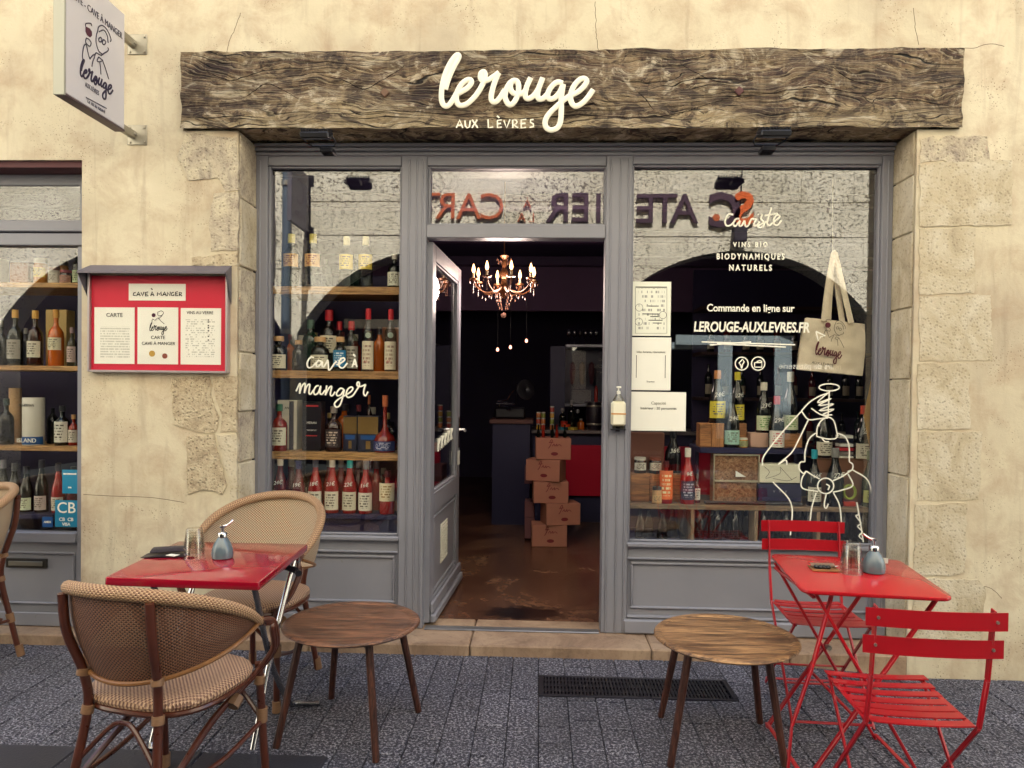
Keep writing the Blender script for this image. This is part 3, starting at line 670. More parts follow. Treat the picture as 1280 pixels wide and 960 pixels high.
# flat vinyl lettering on the panes; it belongs to the shopfront
DY = GL-.0012
CAV = [[(425, 460), (402, 455), (376, 488), (370, 524), (385, 546), (415, 536), (448, 502)], [(490, 492), (466, 486), (448, 512), (452, 536), (476, 528), (500, 494), (498, 528), (514, 536), (536, 500)], [(536, 500), (546, 482), (552, 530), (556, 566), (578, 548), (602, 512), (622, 488)],
 [(622, 522), (660, 505), (690, 480), (682, 462), (656, 474), (641, 508), (650, 540), (680, 546), (716, 504)], [(756, 540), (778, 472)], [(778, 472), (796, 540)], [(764, 516), (792, 516)], [(764, 432), (784, 450)]]
MAN = [[(275, 748), (310, 680), (305, 768)], [(305, 768), (325, 705), (352, 682), (346, 764)], [(346, 764), (366, 706), (392, 690), (385, 758), (400, 772), (424, 738)], [(470, 700), (446, 706), (426, 746), (436, 776), (465, 760), (486, 704), (480, 762), (498, 772), (524, 738)],
 [(538, 698), (526, 782)], [(528, 774), (560, 716), (580, 710), (568, 772), (585, 786), (610, 752)], [(682, 730), (652, 724), (622, 764), (630, 786), (660, 776), (688, 734), (666, 828), (645, 874), (616, 882), (605, 852), (640, 815), (702, 778)],
 [(702, 778), (740, 755), (762, 726), (746, 711), (716, 734), (704, 775), (720, 801), (760, 785), (794, 738)], [(794, 738), (816, 700), (814, 672), (800, 674), (800, 700), (830, 706), (872, 690)], [(872, 690), (860, 722), (854, 765), (870, 786), (892, 752)]]
for st_, lb_ in ((CAV, 'white script cave à'), (MAN, 'white script manger')): strokes(MB(), st_, 330, 380, 6.857, DY, .0052, True, 5, 6).build('window_lettering', WHITE, sf, label=lb_)
CVS = [[(217, 186), (196, 184), (178, 214), (185, 238), (206, 235), (226, 214)], [(247, 205), (228, 208), (218, 230), (228, 241), (249, 215), (246, 238), (258, 238), (271, 214)], [(271, 214), (277, 242), (290, 236), (306, 206), (318, 210)], [(328, 205), (316, 236), (328, 239), (342, 220)], [(334, 184), (338, 186)],
 [(357, 184), (350, 205), (366, 226), (356, 246), (336, 246), (346, 234), (378, 219)], [(400, 152), (381, 220), (389, 238), (407, 224)], [(368, 191), (432, 180)], [(407, 224), (426, 210), (441, 195), (429, 187), (412, 206), (413, 230), (429, 236), (450, 214)]]
mb = MB(); strokes(mb, CVS, 860, 220, 3.842, DY, .0055, True, 5, 6); mb.build('window_lettering', WHITE, sf, label='white script caviste')
def wtext(s_, px, py, hpx, **k):
    x_, z_ = W(px, py, DY); sz = hpx*mpp(DY)/.70; return text(s_, sz, WHITE, sf, x_, z_, DY, 'window_lettering', **k)
wtext('VINS BIO', 938, 306, 6, bold=.0012, space=1.6, wide=.8); wtext('BIODYNAMIQUES', 938, 321, 7, bold=.0015, space=1.45, wide=.78); wtext('NATURELS', 938, 335, 7, bold=.0015, space=1.5, wide=.8)
wtext('Commande en ligne sur', 938, 385.5, 9, bold=.0012, wide=.86)
wtext('LEROUGE-AUXLEVRES.FR', 939, 409.5, 12, bold=.0022, wide=.735, shear=.12)
mb = MB(); strokes(mb, [[(66, 797), (515, 811)], [(105, 812), (303, 797)], [(140, 806), (470, 822)]], 860, 220, 3.842, DY, .004, False); mb.build('window_lettering', WHITE, sf, label='white brush underline')
for st_, lb_ in (([ell(258, 901, 31, 31, 20), [(258, 925), (252, 905), (245, 898), (262, 880), (270, 893), (262, 905), (258, 925)]], 'round white icon'), ([ell(337, 901, 32, 32, 20), [(320, 896), (320, 918), (355, 918), (355, 896), (320, 896)], [(330, 892), (345, 886), (356, 892)]], 'round white camera icon'), ([[(615, 746), (660, 768), (638, 772), (626, 792), (615, 746)]], 'white cursor arrow')): strokes(MB(), st_, 860, 220, 3.842, DY, .0038, False, n=6).build('window_icon', WHITE, sf, label=lb_)
ANG = [ell(487, 65, 58, 20), [(488, 88), (484, 160), (480, 236)], [(488, 95), (430, 116), (372, 152), (328, 200)], [(328, 200), (368, 248), (430, 244), (480, 240)], [(385, 185), (428, 215), (478, 234)], [(480, 96), (420, 152), (500, 128), (426, 168), (512, 160), (430, 198), (514, 190), (448, 222), (504, 222)],
 [(325, 205), (220, 320), (140, 420), (108, 470), (105, 512)], [(368, 250), (310, 370), (270, 440), (195, 506), (238, 480), (246, 508)], [(415, 345), (420, 292), (445, 252), (480, 236), (510, 252), (526, 300), (530, 352), (480, 360), (415, 345)], [(445, 355), (462, 374), (486, 376)], [(410, 326), (372, 360), (350, 430), (348, 490)], [(532, 326), (576, 346), (600, 400), (602, 490)],
 [(348, 490), (322, 494), (314, 526), (338, 556), (356, 544)], [(602, 490), (622, 506), (618, 535), (592, 546)], [(356, 544), (400, 572), (432, 588)], [(356, 544), (330, 590), (336, 642), (424, 660)], [(506, 600), (560, 575), (618, 536)], [(595, 560), (622, 625), (560, 652), (508, 664)], ell(467, 628, 46, 44), [(470, 618), (488, 630), (480, 652)],
 [(412, 668), (386, 760), (375, 880)], [(512, 668), (546, 740), (558, 850)], [(470, 676), (458, 738), (470, 756), (482, 730)], [(165, 605), (270, 730), (265, 910)], [(622, 537), (710, 600), (742, 740)], [(645, 722), (664, 830), (682, 950)], [(648, 740), (655, 790), (640, 800), (668, 840), (650, 860), (676, 890), (658, 915), (684, 940)]]
mb = MB(); strokes(mb, ANG, 930, 470, 4.572, DY, .0042, True, 5, 6); mb.build('window_drawing', WHITE, sf, label='white line drawing of a winged figure with a halo')

# notices taped behind the glass
def notice(px0, py0, px1, py1, label, m, Y=GL-.002):
    a = W(px0, py0, Y); b = W(px1, py1, Y); t = thing('notice', label, 'notice', ((a[0]+b[0])/2, Y, b[1]))
    MB().box(a[0], b[0], Y-.0008, Y+.0008, b[1], a[1]).build('sheet', m, t); return t, a, b
INK = mat('black_ink', '1c1c22', .6)
t, a, b = notice(791, 352, 838, 420, 'white printed notice with round emblems, topmost of three on the right window', m_print('notice_print', 'e6e8da', '9a9c96', 12, 14, (.15, .12), (.85, .88), .55))
ny = GL-.0036
mb = MB(); strokes(mb, [[(65, 90), (65, 350), (245, 350), (245, 90), (65, 90)]]+[ell(c[0], c[1], 21, 21, 16) for c in ((87, 203), (222, 246), (85, 284))], 780, 340, 4.57, ny, .0011, False, n=5); mb.build('border_and_emblems', INK, t)
for yy, xx, w_ in ((83, 155, 180), (192, 168, 60), (237, 150, 90), (252, 175, 50), (273, 180, 80), (289, 190, 50)):
    c0 = W(780+(xx-w_/2)/4.57, 340+yy/4.57, ny); c1 = W(780+(xx+w_/2)/4.57, 340+(yy+5)/4.57, ny); MB().box(c0[0], c1[0], ny-.0004, ny+.0004, c1[1], c0[1]).build('printed_line', INK, t)
t, a, b = notice(789, 421.5, 838, 488, 'white printed notice without border, middle of three on the right window', PAPER)
text('Infos, horaires, réservations', .017, INK, t, (a[0]+b[0])/2, W(812, 440, ny)[1], ny, 'printed_line', wide=.85)
MB().box(a[0]+.03, a[0]+.033, ny-.0004, ny+.0004, b[1]+.07, b[1]+.2).box(b[0]-.033, b[0]-.03, ny-.0004, ny+.0004, b[1]+.07, b[1]+.2).build('printed_bracket', INK, t)
text('Scannez', .014, INK, t, (a[0]+b[0])/2, W(812, 477, ny)[1], ny, 'printed_line')
t, a, b = notice(789, 489.5, 857, 539, 'landscape white capacity notice, lowest of three on the right window', PAPER)
text('Capacité', .024, mat('grey_ink', '77776f', .6), t, (a[0]+b[0])/2, W(823, 504, ny)[1], ny, 'printed_line'); text('Intérieur : 20 personnes', .021, INK, t, (a[0]+b[0])/2, W(823, 510.5, ny)[1], ny, 'printed_line')
# stickers on the neighbour pane
NG = NY+.029
def sticker(px0, py0, px1, py1, label, m, txt, tsz, fg=WHITE):
    a = W(px0, py0, NG); b = W(px1, py1, NG); t = thing('window_sticker', label, 'sticker', ((a[0]+b[0])/2, NG, b[1]))
    MB().box(a[0], b[0], NG-.001, NG, b[1], a[1]).build('sheet', m, t)
    for s_, fy, k in txt: text(s_, tsz*k, fg, t, (a[0]+b[0])/2, a[1]+(b[1]-a[1])*fy, NG-.0018, 'printed_text', bold=.0006)
    return t, a, b
BLUE = mat('sticker_blue', '1f7fa6', .4); BLUE2 = mat('sticker_deep_blue', '1c4f8c', .4)
sticker(78, 587, 97, 617, 'blue guide sticker, upper of the stickers on the far left pane', BLUE, (('RECOMMANDÉ', .18, .55), ('PAR', .75, .55)), .02)
t, a, b = sticker(69, 625, 97, 659, 'large blue payment card sticker with white CB letters', BLUE, (('CB', .3, 2.6), ('CB  CB', .72, .8), ('VISA', .9, .7)), .034)
sticker(53, 646, 66, 659, 'small blue card sticker with a white stripe beside the CB sticker', BLUE2, (('AMEX', .5, 1),), .016)

# ================================================================== HANGING SIGN
t = thing('hanging_sign', 'white projecting double-sided shop sign on two steel wall brackets', 'sign', (-2.17, 0, 2.9))
SX = W(157, 160, -.12)[0]+.0
def hz(px, py, Y): return W(px, py, Y)[1]
y_near = -.13; y_far = None
# far (street) end: find the depth where x = SX projects at px 72
lo, hi = -2.5, -.2
for _ in range(40):
    mid = (lo+hi)/2
    if W(100, 120, mid)[0] > SX: hi = mid   # closer to camera -> smaller |x|
    else: lo = mid
lo, hi = -2.5, -.14
def px_of(x_, y_, z_):
    d = Vector((x_, y_+D, z_-H)); dep = d.dot(_f); return CX+F*d.dot(_r)/dep, CY-F*d.dot(_u)/dep
for _ in range(50):
    mid = (lo+hi)/2
    if px_of(SX, mid, 2.84)[0] < 82: lo = mid
    else: hi = mid
y_far = mid
Zb = W(157, 162, y_near)[1]; Zt = Zb+1.02*(y_near-y_far)+.12
SGNW = mat('sign_white', 'cfccd0', .45, var=.05)
ps = MB().box(SX-.05, SX, y_far, y_near, Zb, Zt, .004).build('sign_panel', SGNW, t)
MB().box(SX-.052, SX+.002, y_far, y_near, Zb-.012, Zb-.0005, .002).build('sign_edge', mat('sign_edge_dark', '5a4a50', .5, .3), ps)
MB().box(SX-.052, SX+.002, y_far-.012, y_far-.0005, Zb-.012, Zt+.01, .002).build('sign_edge', mat('sign_edge_pale', 'a8a89c', .4, .2), ps)
for py in (56, 169):
    c = W(172, py, 0); br = MB().box(c[0]-.055, c[0]+.055, -.006, 0, c[1]-.055, c[1]+.055, .003)
    for sx in (-1, 1):
        for sz in (-1, 1): br.tube([(c[0]+sx*.04, -.012, c[1]+sz*.04), (c[0]+sx*.04, -.004, c[1]+sz*.04)], .007, 6)
    o = br.build('bracket_plate', STEEL, t)
    MB().box(SX-.04, SX-.01, y_near, -.006, c[1]-.02-.05*0, c[1]+.02, .003).bar((SX-.025, -.012, c[1]), (c[0]+.0, -.012, c[1]), .03, .012).build('bracket_arm', STEEL, o)
# drawing and lettering on the face that looks towards the camera (+X side)
def spt(px, py):
    d = ray(px, py); k = SX/d.x if abs(d.x) > 1e-6 else 0; return (SX+.0022, -D+k*d.y, H+k*d.z)
def sstroke(sts, ox, oy, sc, r, m, name, sm=True):
    mb = MB()
    for st in sts:
        p = smooth([(x_, y_, 0) for x_, y_ in st], 4) if sm else [Vector((*q, 0)) for q in st]
        mb.tube([spt(ox+v.x/sc, oy+v.y/sc) for v in p], r, 6, flat=(1, 0, 0))
    return mb.build(name, m, ps)
PURP = mat('sign_ink', '241a3a', .6)
WOMAN = [[(312, 195), (318, 170), (340, 160), (365, 180), (385, 215), (396, 250), (392, 262)], [(312, 195), (303, 225), (302, 270), (315, 315), (325, 330), (345, 345)], [(320, 200), (350, 190), (372, 225), (378, 270)], [(330, 235), (318, 245), (322, 262), (335, 262), (338, 245), (330, 235)], [(350, 250), (342, 262), (346, 280), (358, 278), (362, 262), (350, 250)], [(375, 300), (380, 312), (372, 325), (355, 335), (335, 350)], [(335, 350), (318, 342), (300, 335), (290, 365), (282, 385), (275, 420)], [(318, 360), (308, 385), (325, 390), (340, 380), (318, 360)], [(340, 375), (360, 430), (382, 500)], [(325, 392), (330, 430), (332, 470)], [(262, 372), (250, 330), (240, 285), (232, 280), (222, 300), (215, 350), (218, 380)], [(262, 372), (280, 350), (298, 342)], [(240, 240), (256, 248), (270, 270), (262, 292), (245, 280), (235, 262), (240, 240)], [(238, 175), (236, 150), (268, 148), (275, 165)]]
sstroke(WOMAN, 60, 0, 5.053, .003, PURP, 'sign_drawing')
mb = MB(); pts = [spt(60+x_/5.053, y_/5.053) for x_, y_ in ((236, 175), (240, 168), (262, 180), (275, 200), (276, 225), (264, 236), (246, 222), (236, 200))]
mb.add(pts+[(p[0]-.002, p[1], p[2]) for p in pts], [tuple(range(8)), tuple(range(15, 7, -1))], None, False); mb.build('wine_glass_drawing', mat('wine_ink', '4a1030', .6), ps)
LERS = [[(x_*.195+178, y_*.34+0) for x_, y_ in st] for st in LER]
def sher(st):   # shear the word down to the right along the sign
    return [((x_-121)/1056*205+203, 365+(y_-106)/350*112+((x_-121)/1056)*128) for x_, y_ in st]
sstroke([sher(s_) for s_ in LER], 60, 0, 5.053, .0052, PURP, 'sign_lettering')
def stext(s_, px, py, size, wide=1):
    p = spt(px, py); 
    M_ = Matrix(((0, 0, 1, p[0]+.0008), (1, 0, 0, p[1]), (0, 1, 0, p[2]), (0, 0, 0, 1)))
    text(s_, size, PURP, ps, 0, 0, 0, 'sign_lettering', M=M_, wide=wide, bold=-.0003)
stext('CAVISTE - CAVE À MANGER', 60+292/5.053, 84/5.053, .045, .84); stext('AUX LÈVRES', 60+276/5.053, 562/5.053, .032, .62); stext('Le vin au naturel', 60+303/5.053, 672/5.053, .03, .7)
sstroke([[(238, 615), (368, 685)]], 60, 0, 5.053, .0025, PURP, 'sign_rule', False)

# ================================================================== MENU BOARD
a = W(113, 344, -.03); b = W(282, 464, -.03); mx0, mx1, mz0, mz1 = a[0], b[0], b[1], a[1]
t = thing('menu_case', 'red backed menu display case with grey hood on the wall left of the shop', 'menu board', ((mx0+mx1)/2, 0, mz0))
MB().box(mx0, mx1, -.022, -.002, mz0, mz1, .002).build('red_backing', mat('menu_red', 'c81236', .5), t)
FRM = mat('brushed_aluminium', 'b8aeb0', .35, .6)
MB().box(mx0-.012, mx0, -.04, 0, mz0-.01, mz1+.01, .002).box(mx1, mx1+.012, -.04, 0, mz0-.01, mz1+.01, .002).box(mx0, mx1, -.04, 0, mz0-.012, mz0, .002).build('frame', FRM, t)
hd = MB(); hx0, hx1 = mx0-.02, mx1+.018; HD = mat('grey_hood', '6b6670', .5, .3, var=.1)
hd.add([(hx0, 0, mz1+.06), (hx1, 0, mz1+.06), (hx1+.01, -.1, mz1+.012), (hx0-.01, -.1, mz1+.012), (hx0, 0, mz1+.054), (hx1, 0, mz1+.054), (hx1+.01, -.1, mz1+.002), (hx0-.01, -.1, mz1+.002)], [(0, 3, 2, 1), (4, 5, 6, 7), (3, 7, 6, 2), (0, 1, 5, 4), (0, 4, 7, 3), (1, 2, 6, 5)], None, False)
for xx in (hx0, hx1):
    s_ = -1 if xx < -2 else 1; hd.add([(xx, -.001, mz1+.05), (xx+s_*.01, -.1, mz1+.005), (xx, -.001, mz1-.15), (xx-s_*.003, -.001, mz1+.05), (xx+s_*.007, -.1, mz1+.005), (xx-s_*.003, -.001, mz1-.15)], [(0, 1, 2), (5, 4, 3), (0, 3, 4, 1), (1, 4, 5, 2)], None, False)
hd.build('hood', HD, t)
c0 = W(161, 354.5, -.024); c1 = W(232, 376, -.024)
pl = MB().box(c0[0], c1[0], -.0245, -.0225, c1[1], c0[1]).build('title_plate', PAPER, t)
CAM = [[(445, 228), (430, 232), (425, 250), (445, 252)], [(452, 256), (468, 225), (482, 256)], [(457, 245), (478, 245)], [(488, 228), (500, 254), (512, 224)], [(545, 224), (522, 228), (524, 256), (546, 253)], [(524, 242), (540, 240)], [(565, 256), (577, 222), (592, 256)], [(570, 246), (588, 245)], [(568, 195), (580, 205)], [(618, 255), (620, 228), (634, 244), (648, 224), (650, 254)], [(660, 255), (676, 224), (690, 256)], [(666, 244), (686, 244)], [(698, 256), (699, 226), (720, 254), (722, 222)], [(750, 226), (732, 232), (732, 252), (752, 252), (750, 240)], [(782, 222), (764, 226), (765, 254), (785, 252)], [(765, 240), (780, 238)], [(795, 256), (794, 226), (812, 230), (810, 240), (796, 242), (816, 256)]]
mb = MB(); strokes(mb, CAM, 100, 330, 6.4, -.0252, .0033, False, n=6); mb.build('title_lettering', INK, pl)
sheets = [((118, 384), (168, 455), 'left menu sheet with dense print', m_print('menu_print_a', 'ecece2', 'c4c4ba', 22, 30, (.15, .1), (.88, .66), .45)), ((172, 384), (222.5, 455.5), 'middle menu sheet with emblem', PAPER), ((226, 385), (276, 456), 'right price list sheet', m_print('menu_print_b', 'ecece2', 'bcbcb2', 26, 12, (.12, .12), (.85, .8), .52))]
so = []
for k, (p, q, lb, m_) in enumerate(sheets):
    c0 = W(*p, -.024); c1 = W(*q, -.024); so.append(MB().box(c0[0], c1[0], -.0242, -.0226, c1[1], c0[1]).build('menu_sheet', m_, t, label=lb))
def mtext(s_, px, py, sz, o, **k): x_, z_ = W(px, py, -.0252); text(s_, sz, INK, o, x_, z_, -.0252, 'printed_text', **k)
mtext('CARTE', 143, 394, .03, so[0]); mtext('VINS AU VERRE', 250, 391, .024, so[2], wide=.9); mtext('CARTE', 197.5, 422, .026, so[1]); mtext('CAVE À MANGER', 198, 429.5, .024, so[1])
mb = MB(); strokes(mb, [[((x_-121)/1056*140+558, (y_-106)/520*95+470) for x_, y_ in st] for st in LER], 100, 330, 6.4, -.0252, .0022, True, 3, 5); mb.build('printed_script', INK, so[1])
mb = MB(); strokes(mb, [[(622, 385), (650, 375), (668, 388), (655, 410), (625, 412), (622, 385)], [(575, 470), (580, 440), (600, 450), (625, 430), (645, 455), (675, 480)], [(625, 440), (655, 415)], [(588, 400), (590, 412)]], 100, 330, 6.4, -.0252, .0016, True, 3, 5); mb.build('printed_drawing', INK, so[1])
for px, py, c, r_ in ((190, 442, 'b8923c', .0165), (206, 445, '8c4a3c', .0145)):
    x_, z_ = W(px, py, -.025); MB().tube([(x_, -.0256, z_), (x_, -.0242, z_)], r_, 20).build('printed_seal', mat('seal_'+c, c, .5), so[1])
x_, z_ = W(191, 388, -.025)
MB().tube([(W(192, 394, -.025)[0], -.0256, W(192, 394, -.025)[1]), (W(192, 394, -.025)[0], -.0246, W(192, 394, -.025)[1])], .011, 12).build('printed_dot', mat('wine_ink', '4a1030', .6), so[1])
mb = MB()
for py in (400, 402.5, 407, 409.5, 413.5, 420.5, 425): x_, z_ = W(260.5, py, -.025); mb.box(x_-.004, x_+.004, -.0254, -.0246, z_-.0035, z_+.0035)
mb.build('printed_dots', INK, so[2], kind='stuff')
MB().box(mx0, mx1, -.036, -.034, mz0, mz1).build('glass_front', m_clear('case_glass', 'ffffff', .0), t)

# ================================================================== FLOODLIGHTS
def flood(px, py, label):
    x_, z_ = W(px, py, -.17); t = thing('floodlight', label, 'floodlight', (x_, -.17, z_))
    T_ = Matrix.Translation((x_, -.17, z_)) @ Matrix.Rotation(R(-74), 4, 'X')
    mb = MB().box(-.075, .075, -.02, .012, -.05, .05, .006, T_)
    for i in range(9): mb.box(-.068+i*.0165, -.062+i*.0165, -.034, -.018, -.045, .045, .001, T_)
    mb.build('housing', BLACK, t)
    MB().box(-.066, .066, .0125, .016, -.046, .046, 0, T_).build('lens', mat('flood_lens', '3a3a3e', .1), t)
    MB().tube([(x_-.08, -.17, z_), (x_-.08, -.1, z_-.008), (x_-.06, -.05, z_-.012), (x_+.06, -.05, z_-.012), (x_+.08, -.1, z_-.008), (x_+.08, -.17, z_)], .005, 6).build('yoke', BLACK, t)
    MB().box(x_-.02, x_+.05, -.06, .02, z_-.045, z_-.018, .004).build('mount', BLACK, t)
flood(396, 170, 'small black finned floodlight under the left part of the oak beam'); flood(967, 168, 'small black finned floodlight under the right part of the oak beam')

# ================================================================== SHELVES AND BOTTLES
BOT = {
 'bordeaux': [(0, 0), (.93, 0), (1, .015), (1, .60), (.93, .655), (.62, .715), (.43, .76), (.38, .80), (.38, .955), (.44, .958), (.44, .985), (.36, 1), (0, 1)],
 'burgundy': [(0, 0), (.93, 0), (1, .015), (1, .42), (.94, .50), (.72, .61), (.50, .71), (.38, .80), (.35, .955), (.41, .958), (.41, .985), (.34, 1), (0, 1)],
 'spirit': [(0, 0), (.94, 0), (1, .02), (1, .52), (.92, .60), (.62, .67), (.36, .71), (.30, .75), (.30, .86), (0, .86)],
 'squat': [(0, 0), (.95, 0), (1, .02), (1, .56), (.94, .64), (.65, .71), (.36, .75), (.34, .86), (.42, .87), (0, .87)],
 'jar': [(0, 0), (.93, 0), (1, .03), (1, .72), (.9, .8), (.86, .84), (0, .84)],
 'decanter': [(0, 0), (.9, 0), (1, .05), (.97, .22), (.8, .30), (.4, .36), (.2, .44), (.17, .80), (.24, .81), (0, .82)],
 'canister': [(0, 0), (.98, 0), (1, .01), (1, .99), (.98, 1), (0, 1)]}
CAPZ = {'bordeaux': (.83, 1.004), 'burgundy': (.84, 1.004), 'spirit': (.85, 1), 'squat': (.85, 1), 'jar': (.80, 1), 'decanter': (.80, 1)}
CAPR = {'bordeaux': .46, 'burgundy': .43, 'spirit': .42, 'squat': .62, 'jar': .95, 'decanter': .26}
GLS = {'dark': mat('dark_bottle_glass', '0c0f0c', .06, spec=.8), 'green': mat('green_bottle_glass', '0d2a20', .07, spec=.8), 'clear': m_clear('clear_bottle_glass', 'd2dad6'),
 'rose': mat('rose_wine_glass', '8e1e20', .08, spec=.7), 'amber': mat('amber_spirit_glass', 'b4591a', .07, spec=.7), 'cognac': mat('cognac_glass', '7c2014', .07, spec=.7), 'deep': mat('deep_rose_glass', '5a1218', .07, spec=.7),
 'black': mat('black_ceramic', '0a0a10', .25), 'white': mat('white_tube', 'cfcbbe', .5), 'tan': mat('tan_tube', 'b8946a', .6), 'honey': mat('honey_glass', 'a86c14', .1), 'brown': mat('brown_glass', '2c140c', .06, spec=.8)}
def bottle(px, yb, yt, wpx, kind, gls, lab, cap, label, Y=.42, z=None, lz=(.1, .5), txt=None, tc=None, cat='bottle', name=None, group=None, price=None, zadj=0):
    x_, zb = W(px, yb, Y); zt = W(px, yt, Y)[1]; zb = z if z is not None else zb; hh = zt-zb; r_ = wpx*mpp(Y)/2
    t = thing(name or ('wine_bottle' if kind in ('bordeaux', 'burgundy') else 'jar' if kind == 'jar' else 'canister' if kind == 'canister' else 'spirit_bottle'), label, cat, (x_, Y, zb), 0, group)
    p = [(q*r_, s_*hh) for q, s_ in BOT[kind]]
    MB().lathe(p, 18, (x_, Y, zb)).build('body', GLS[gls], t)
    if gls == 'rose' or gls == 'deep':     # empty glass neck above the wine shows darker
        pass
    if cap:
        z0, z1 = CAPZ[kind]; rr = CAPR[kind]*r_
        MB().lathe([(0, z0*hh), (rr, z0*hh), (rr*1.02, (z0+z1)/2*hh), (rr*.98, z1*hh-.001), (0, z1*hh)], 14, (x_, Y, zb)).build('stopper' if kind in ('squat', 'decanter') else 'lid' if kind == 'jar' else 'capsule', mat('cap_'+cap, cap, .4, var=.1, vs=40), t)
    if lab:
        rr = r_*1.015; z0, z1 = lz; m_ = lab if not isinstance(lab, str) else m_print('label_'+lab+(tc or ''), lab, tc or '5a5248', 7, 9, (.2, .12), (.8, .86), .5)
        MB().lathe([(rr, z0*hh), (rr, (z0+z1)/2*hh), (rr, z1*hh)], 14, (x_, Y, zb), -pi/2-1.25, -pi/2+1.25).build('label', m_, t)
    if txt: text(txt, r_*.5, INK, t, x_, zb+(lz[0]+lz[1])/2*hh, Y-r_*1.06, 'label_text', ext=.0003)
    if price:
        text(price, r_*.75, WHITE, t, x_, zb+(.6 if kind != 'burgundy' else .54)*hh, Y-r_*1.02-.001, 'price_writing', shear=.3, rot=R(8))
    return t
def carton(px0, py0, px1, py1, Y, d, m, label, name='gift_box', cat='box', z=None, b=.002, txt=None, tm=None, band=None):
    a = W(px0, py0, Y); c = W(px1, py1, Y); z0 = z if z is not None else c[1]
    t = thing(name, label, cat, ((a[0]+c[0])/2, Y+d/2, z0)); MB().box(a[0], c[0], Y, Y+d, z0, a[1], b).build('carton', m, t)
    if txt:
        for s_, fy, sz in txt: text(s_, sz, tm or INK, t, (a[0]+c[0])/2, a[1]+(z0-a[1])*fy, Y-.0012, 'printed_text', wide=.9)
    if band:
        for fy0, fy1, bm_, fx0, fx1 in band: MB().box(a[0]+(c[0]-a[0])*fx0, a[0]+(c[0]-a[0])*fx1, Y-.0012, Y+.001, a[1]+(z0-a[1])*fy1, a[1]+(z0-a[1])*fy0).build('printed_band', bm_, t)
    return t
# -------- left display window shelving
LS = thing('display_shelving', 'oak shelves of bottles inside the left display window', 'shelving', (-1.18, .5, .2))
MB().box(P1[0]-.02, P1[1]+.02, .98, 1.0, .12, 2.2).build('back_panel', INT, LS); MB().box(P1[0]-.045, P1[0]-.02, .33, .98, .12, 2.8).box(P1[1]+.02, P1[1]+.04, .33, .98, .12, 2.3).build('side_panel', NAVY, LS)
YS = .36
zsh = [W(420, y_, YS)[1] for y_ in (358.5, 463.5, 565)]
for z_ in zsh: MB().box(P1[0]-.018, P1[1]+.018, YS-.02, .8, z_-.032, z_-.001, .003).build('shelf', SHELF, LS)
zD = W(420, 640, YS+.06)[1]
MB().box(P1[0]-.018, P1[1]+.018, YS-.01, .9, zD-.03, zD-.001, .003).build('shelf', NAVY, LS)
MB().box(P1[0]-.018, P1[1]+.018, YS+.02, YS+.04, .3, zD-.032).build('plinth_panel', NAVY, LS)
gB = 'bottles on the shelves of the left display window'
def lb(sh, *a, **k):
    k.setdefault('Y', YS+.05); k['z'] = (zsh+[zD])[sh]; k.setdefault('group', gB); return bottle(*a, **k)
lb(0, 364, 355, 293, 20, 'bordeaux', 'clear', 'c79a5a', 'd6c66a', 'clear bottle with slanted tan label, leftmost on the top shelf', lz=(.38, .62), tc='6a1c24')
lb(0, 391, 355, 293, 20, 'bordeaux', 'clear', 'd2a468', 'd6c66a', 'clear bottle with tan and maroon label, second on the top shelf', lz=(.38, .62), tc='7a1824')
lb(0, 433, 355, 296, 18, 'bordeaux', 'clear', 'd8c050', 'e6dcae', 'clear bottle with yellow label, left one of the yellow pair on the top shelf', lz=(.35, .64))
lb(0, 457, 355, 296, 18, 'bordeaux', 'clear', 'd2b848', 'e6dcae', 'clear bottle with yellow label, right of the yellow pair on the top shelf', lz=(.35, .64))
lb(0, 408, 355, 318, 14, 'spirit', 'clear', None, None, 'plain small clear bottle behind the tan labelled pair on the top shelf', Y=YS+.14)
lb(0, 445, 355, 318, 14, 'spirit', 'green', None, '9a9a90', 'dark bottle standing behind the yellow labelled pair', Y=YS+.15)
lb(0, 493, 356, 318, 17, 'spirit', 'dark', 'd8d8c6', 'd8cfc0', 'dark bottle with large white label at the right end of the top shelf', lz=(.06, .46), price=None)
lb(1, 348, 459, 420, 22, 'squat', 'dark', 'd8d2b8', 'c9a070', 'squat dark flask with wide cork and cream label, left end of the second shelf', lz=(.06, .46))
lb(1, 336, 459, 424, 14, 'squat', 'dark', 'ccc6b0', 'c9a070', 'dark corked flask half hidden behind the window frame', Y=YS+.12)
lb(1, 373, 459, 425, 15, 'squat', 'dark', None, 'c9a070', 'plain dark corked flask without a label on the second shelf', Y=YS+.1)
lb(1, 388, 459, 400, 20, 'bordeaux', 'green', None, '3a5a4a', 'tall green bottle on the second shelf', Y=YS+.16)
lb(1, 400, 459, 421, 23, 'squat', 'dark', 'd8d2b8', 'c9a070', 'squat dark corked flask behind the word cave', lz=(.06, .46))
lb(1, 411, 459, 388, 22, 'bordeaux', 'clear', 'd2cab0', 'b81e2a', 'tall clear bottle with big red capsule and pale neck label', Y=YS+.14, lz=(.3, .58))
lb(1, 424, 459, 402, 15, 'bordeaux', 'clear', None, 'b01c28', 'thin clear bottle with a red capsule beside the tall red capped one', Y=YS+.2)
lb(1, 425, 459, 421, 17, 'squat', 'clear', '1f78a8', 'c9a070', 'small corked bottle with bright blue label', lz=(.12, .6), tc='d8e8f0')
lb(1, 439, 459, 402, 18, 'bordeaux', 'clear', 'a8a498', 'b01c28', 'clear bottle with red cap and grey label in the middle of the second shelf', Y=YS+.12, lz=(.06, .5))
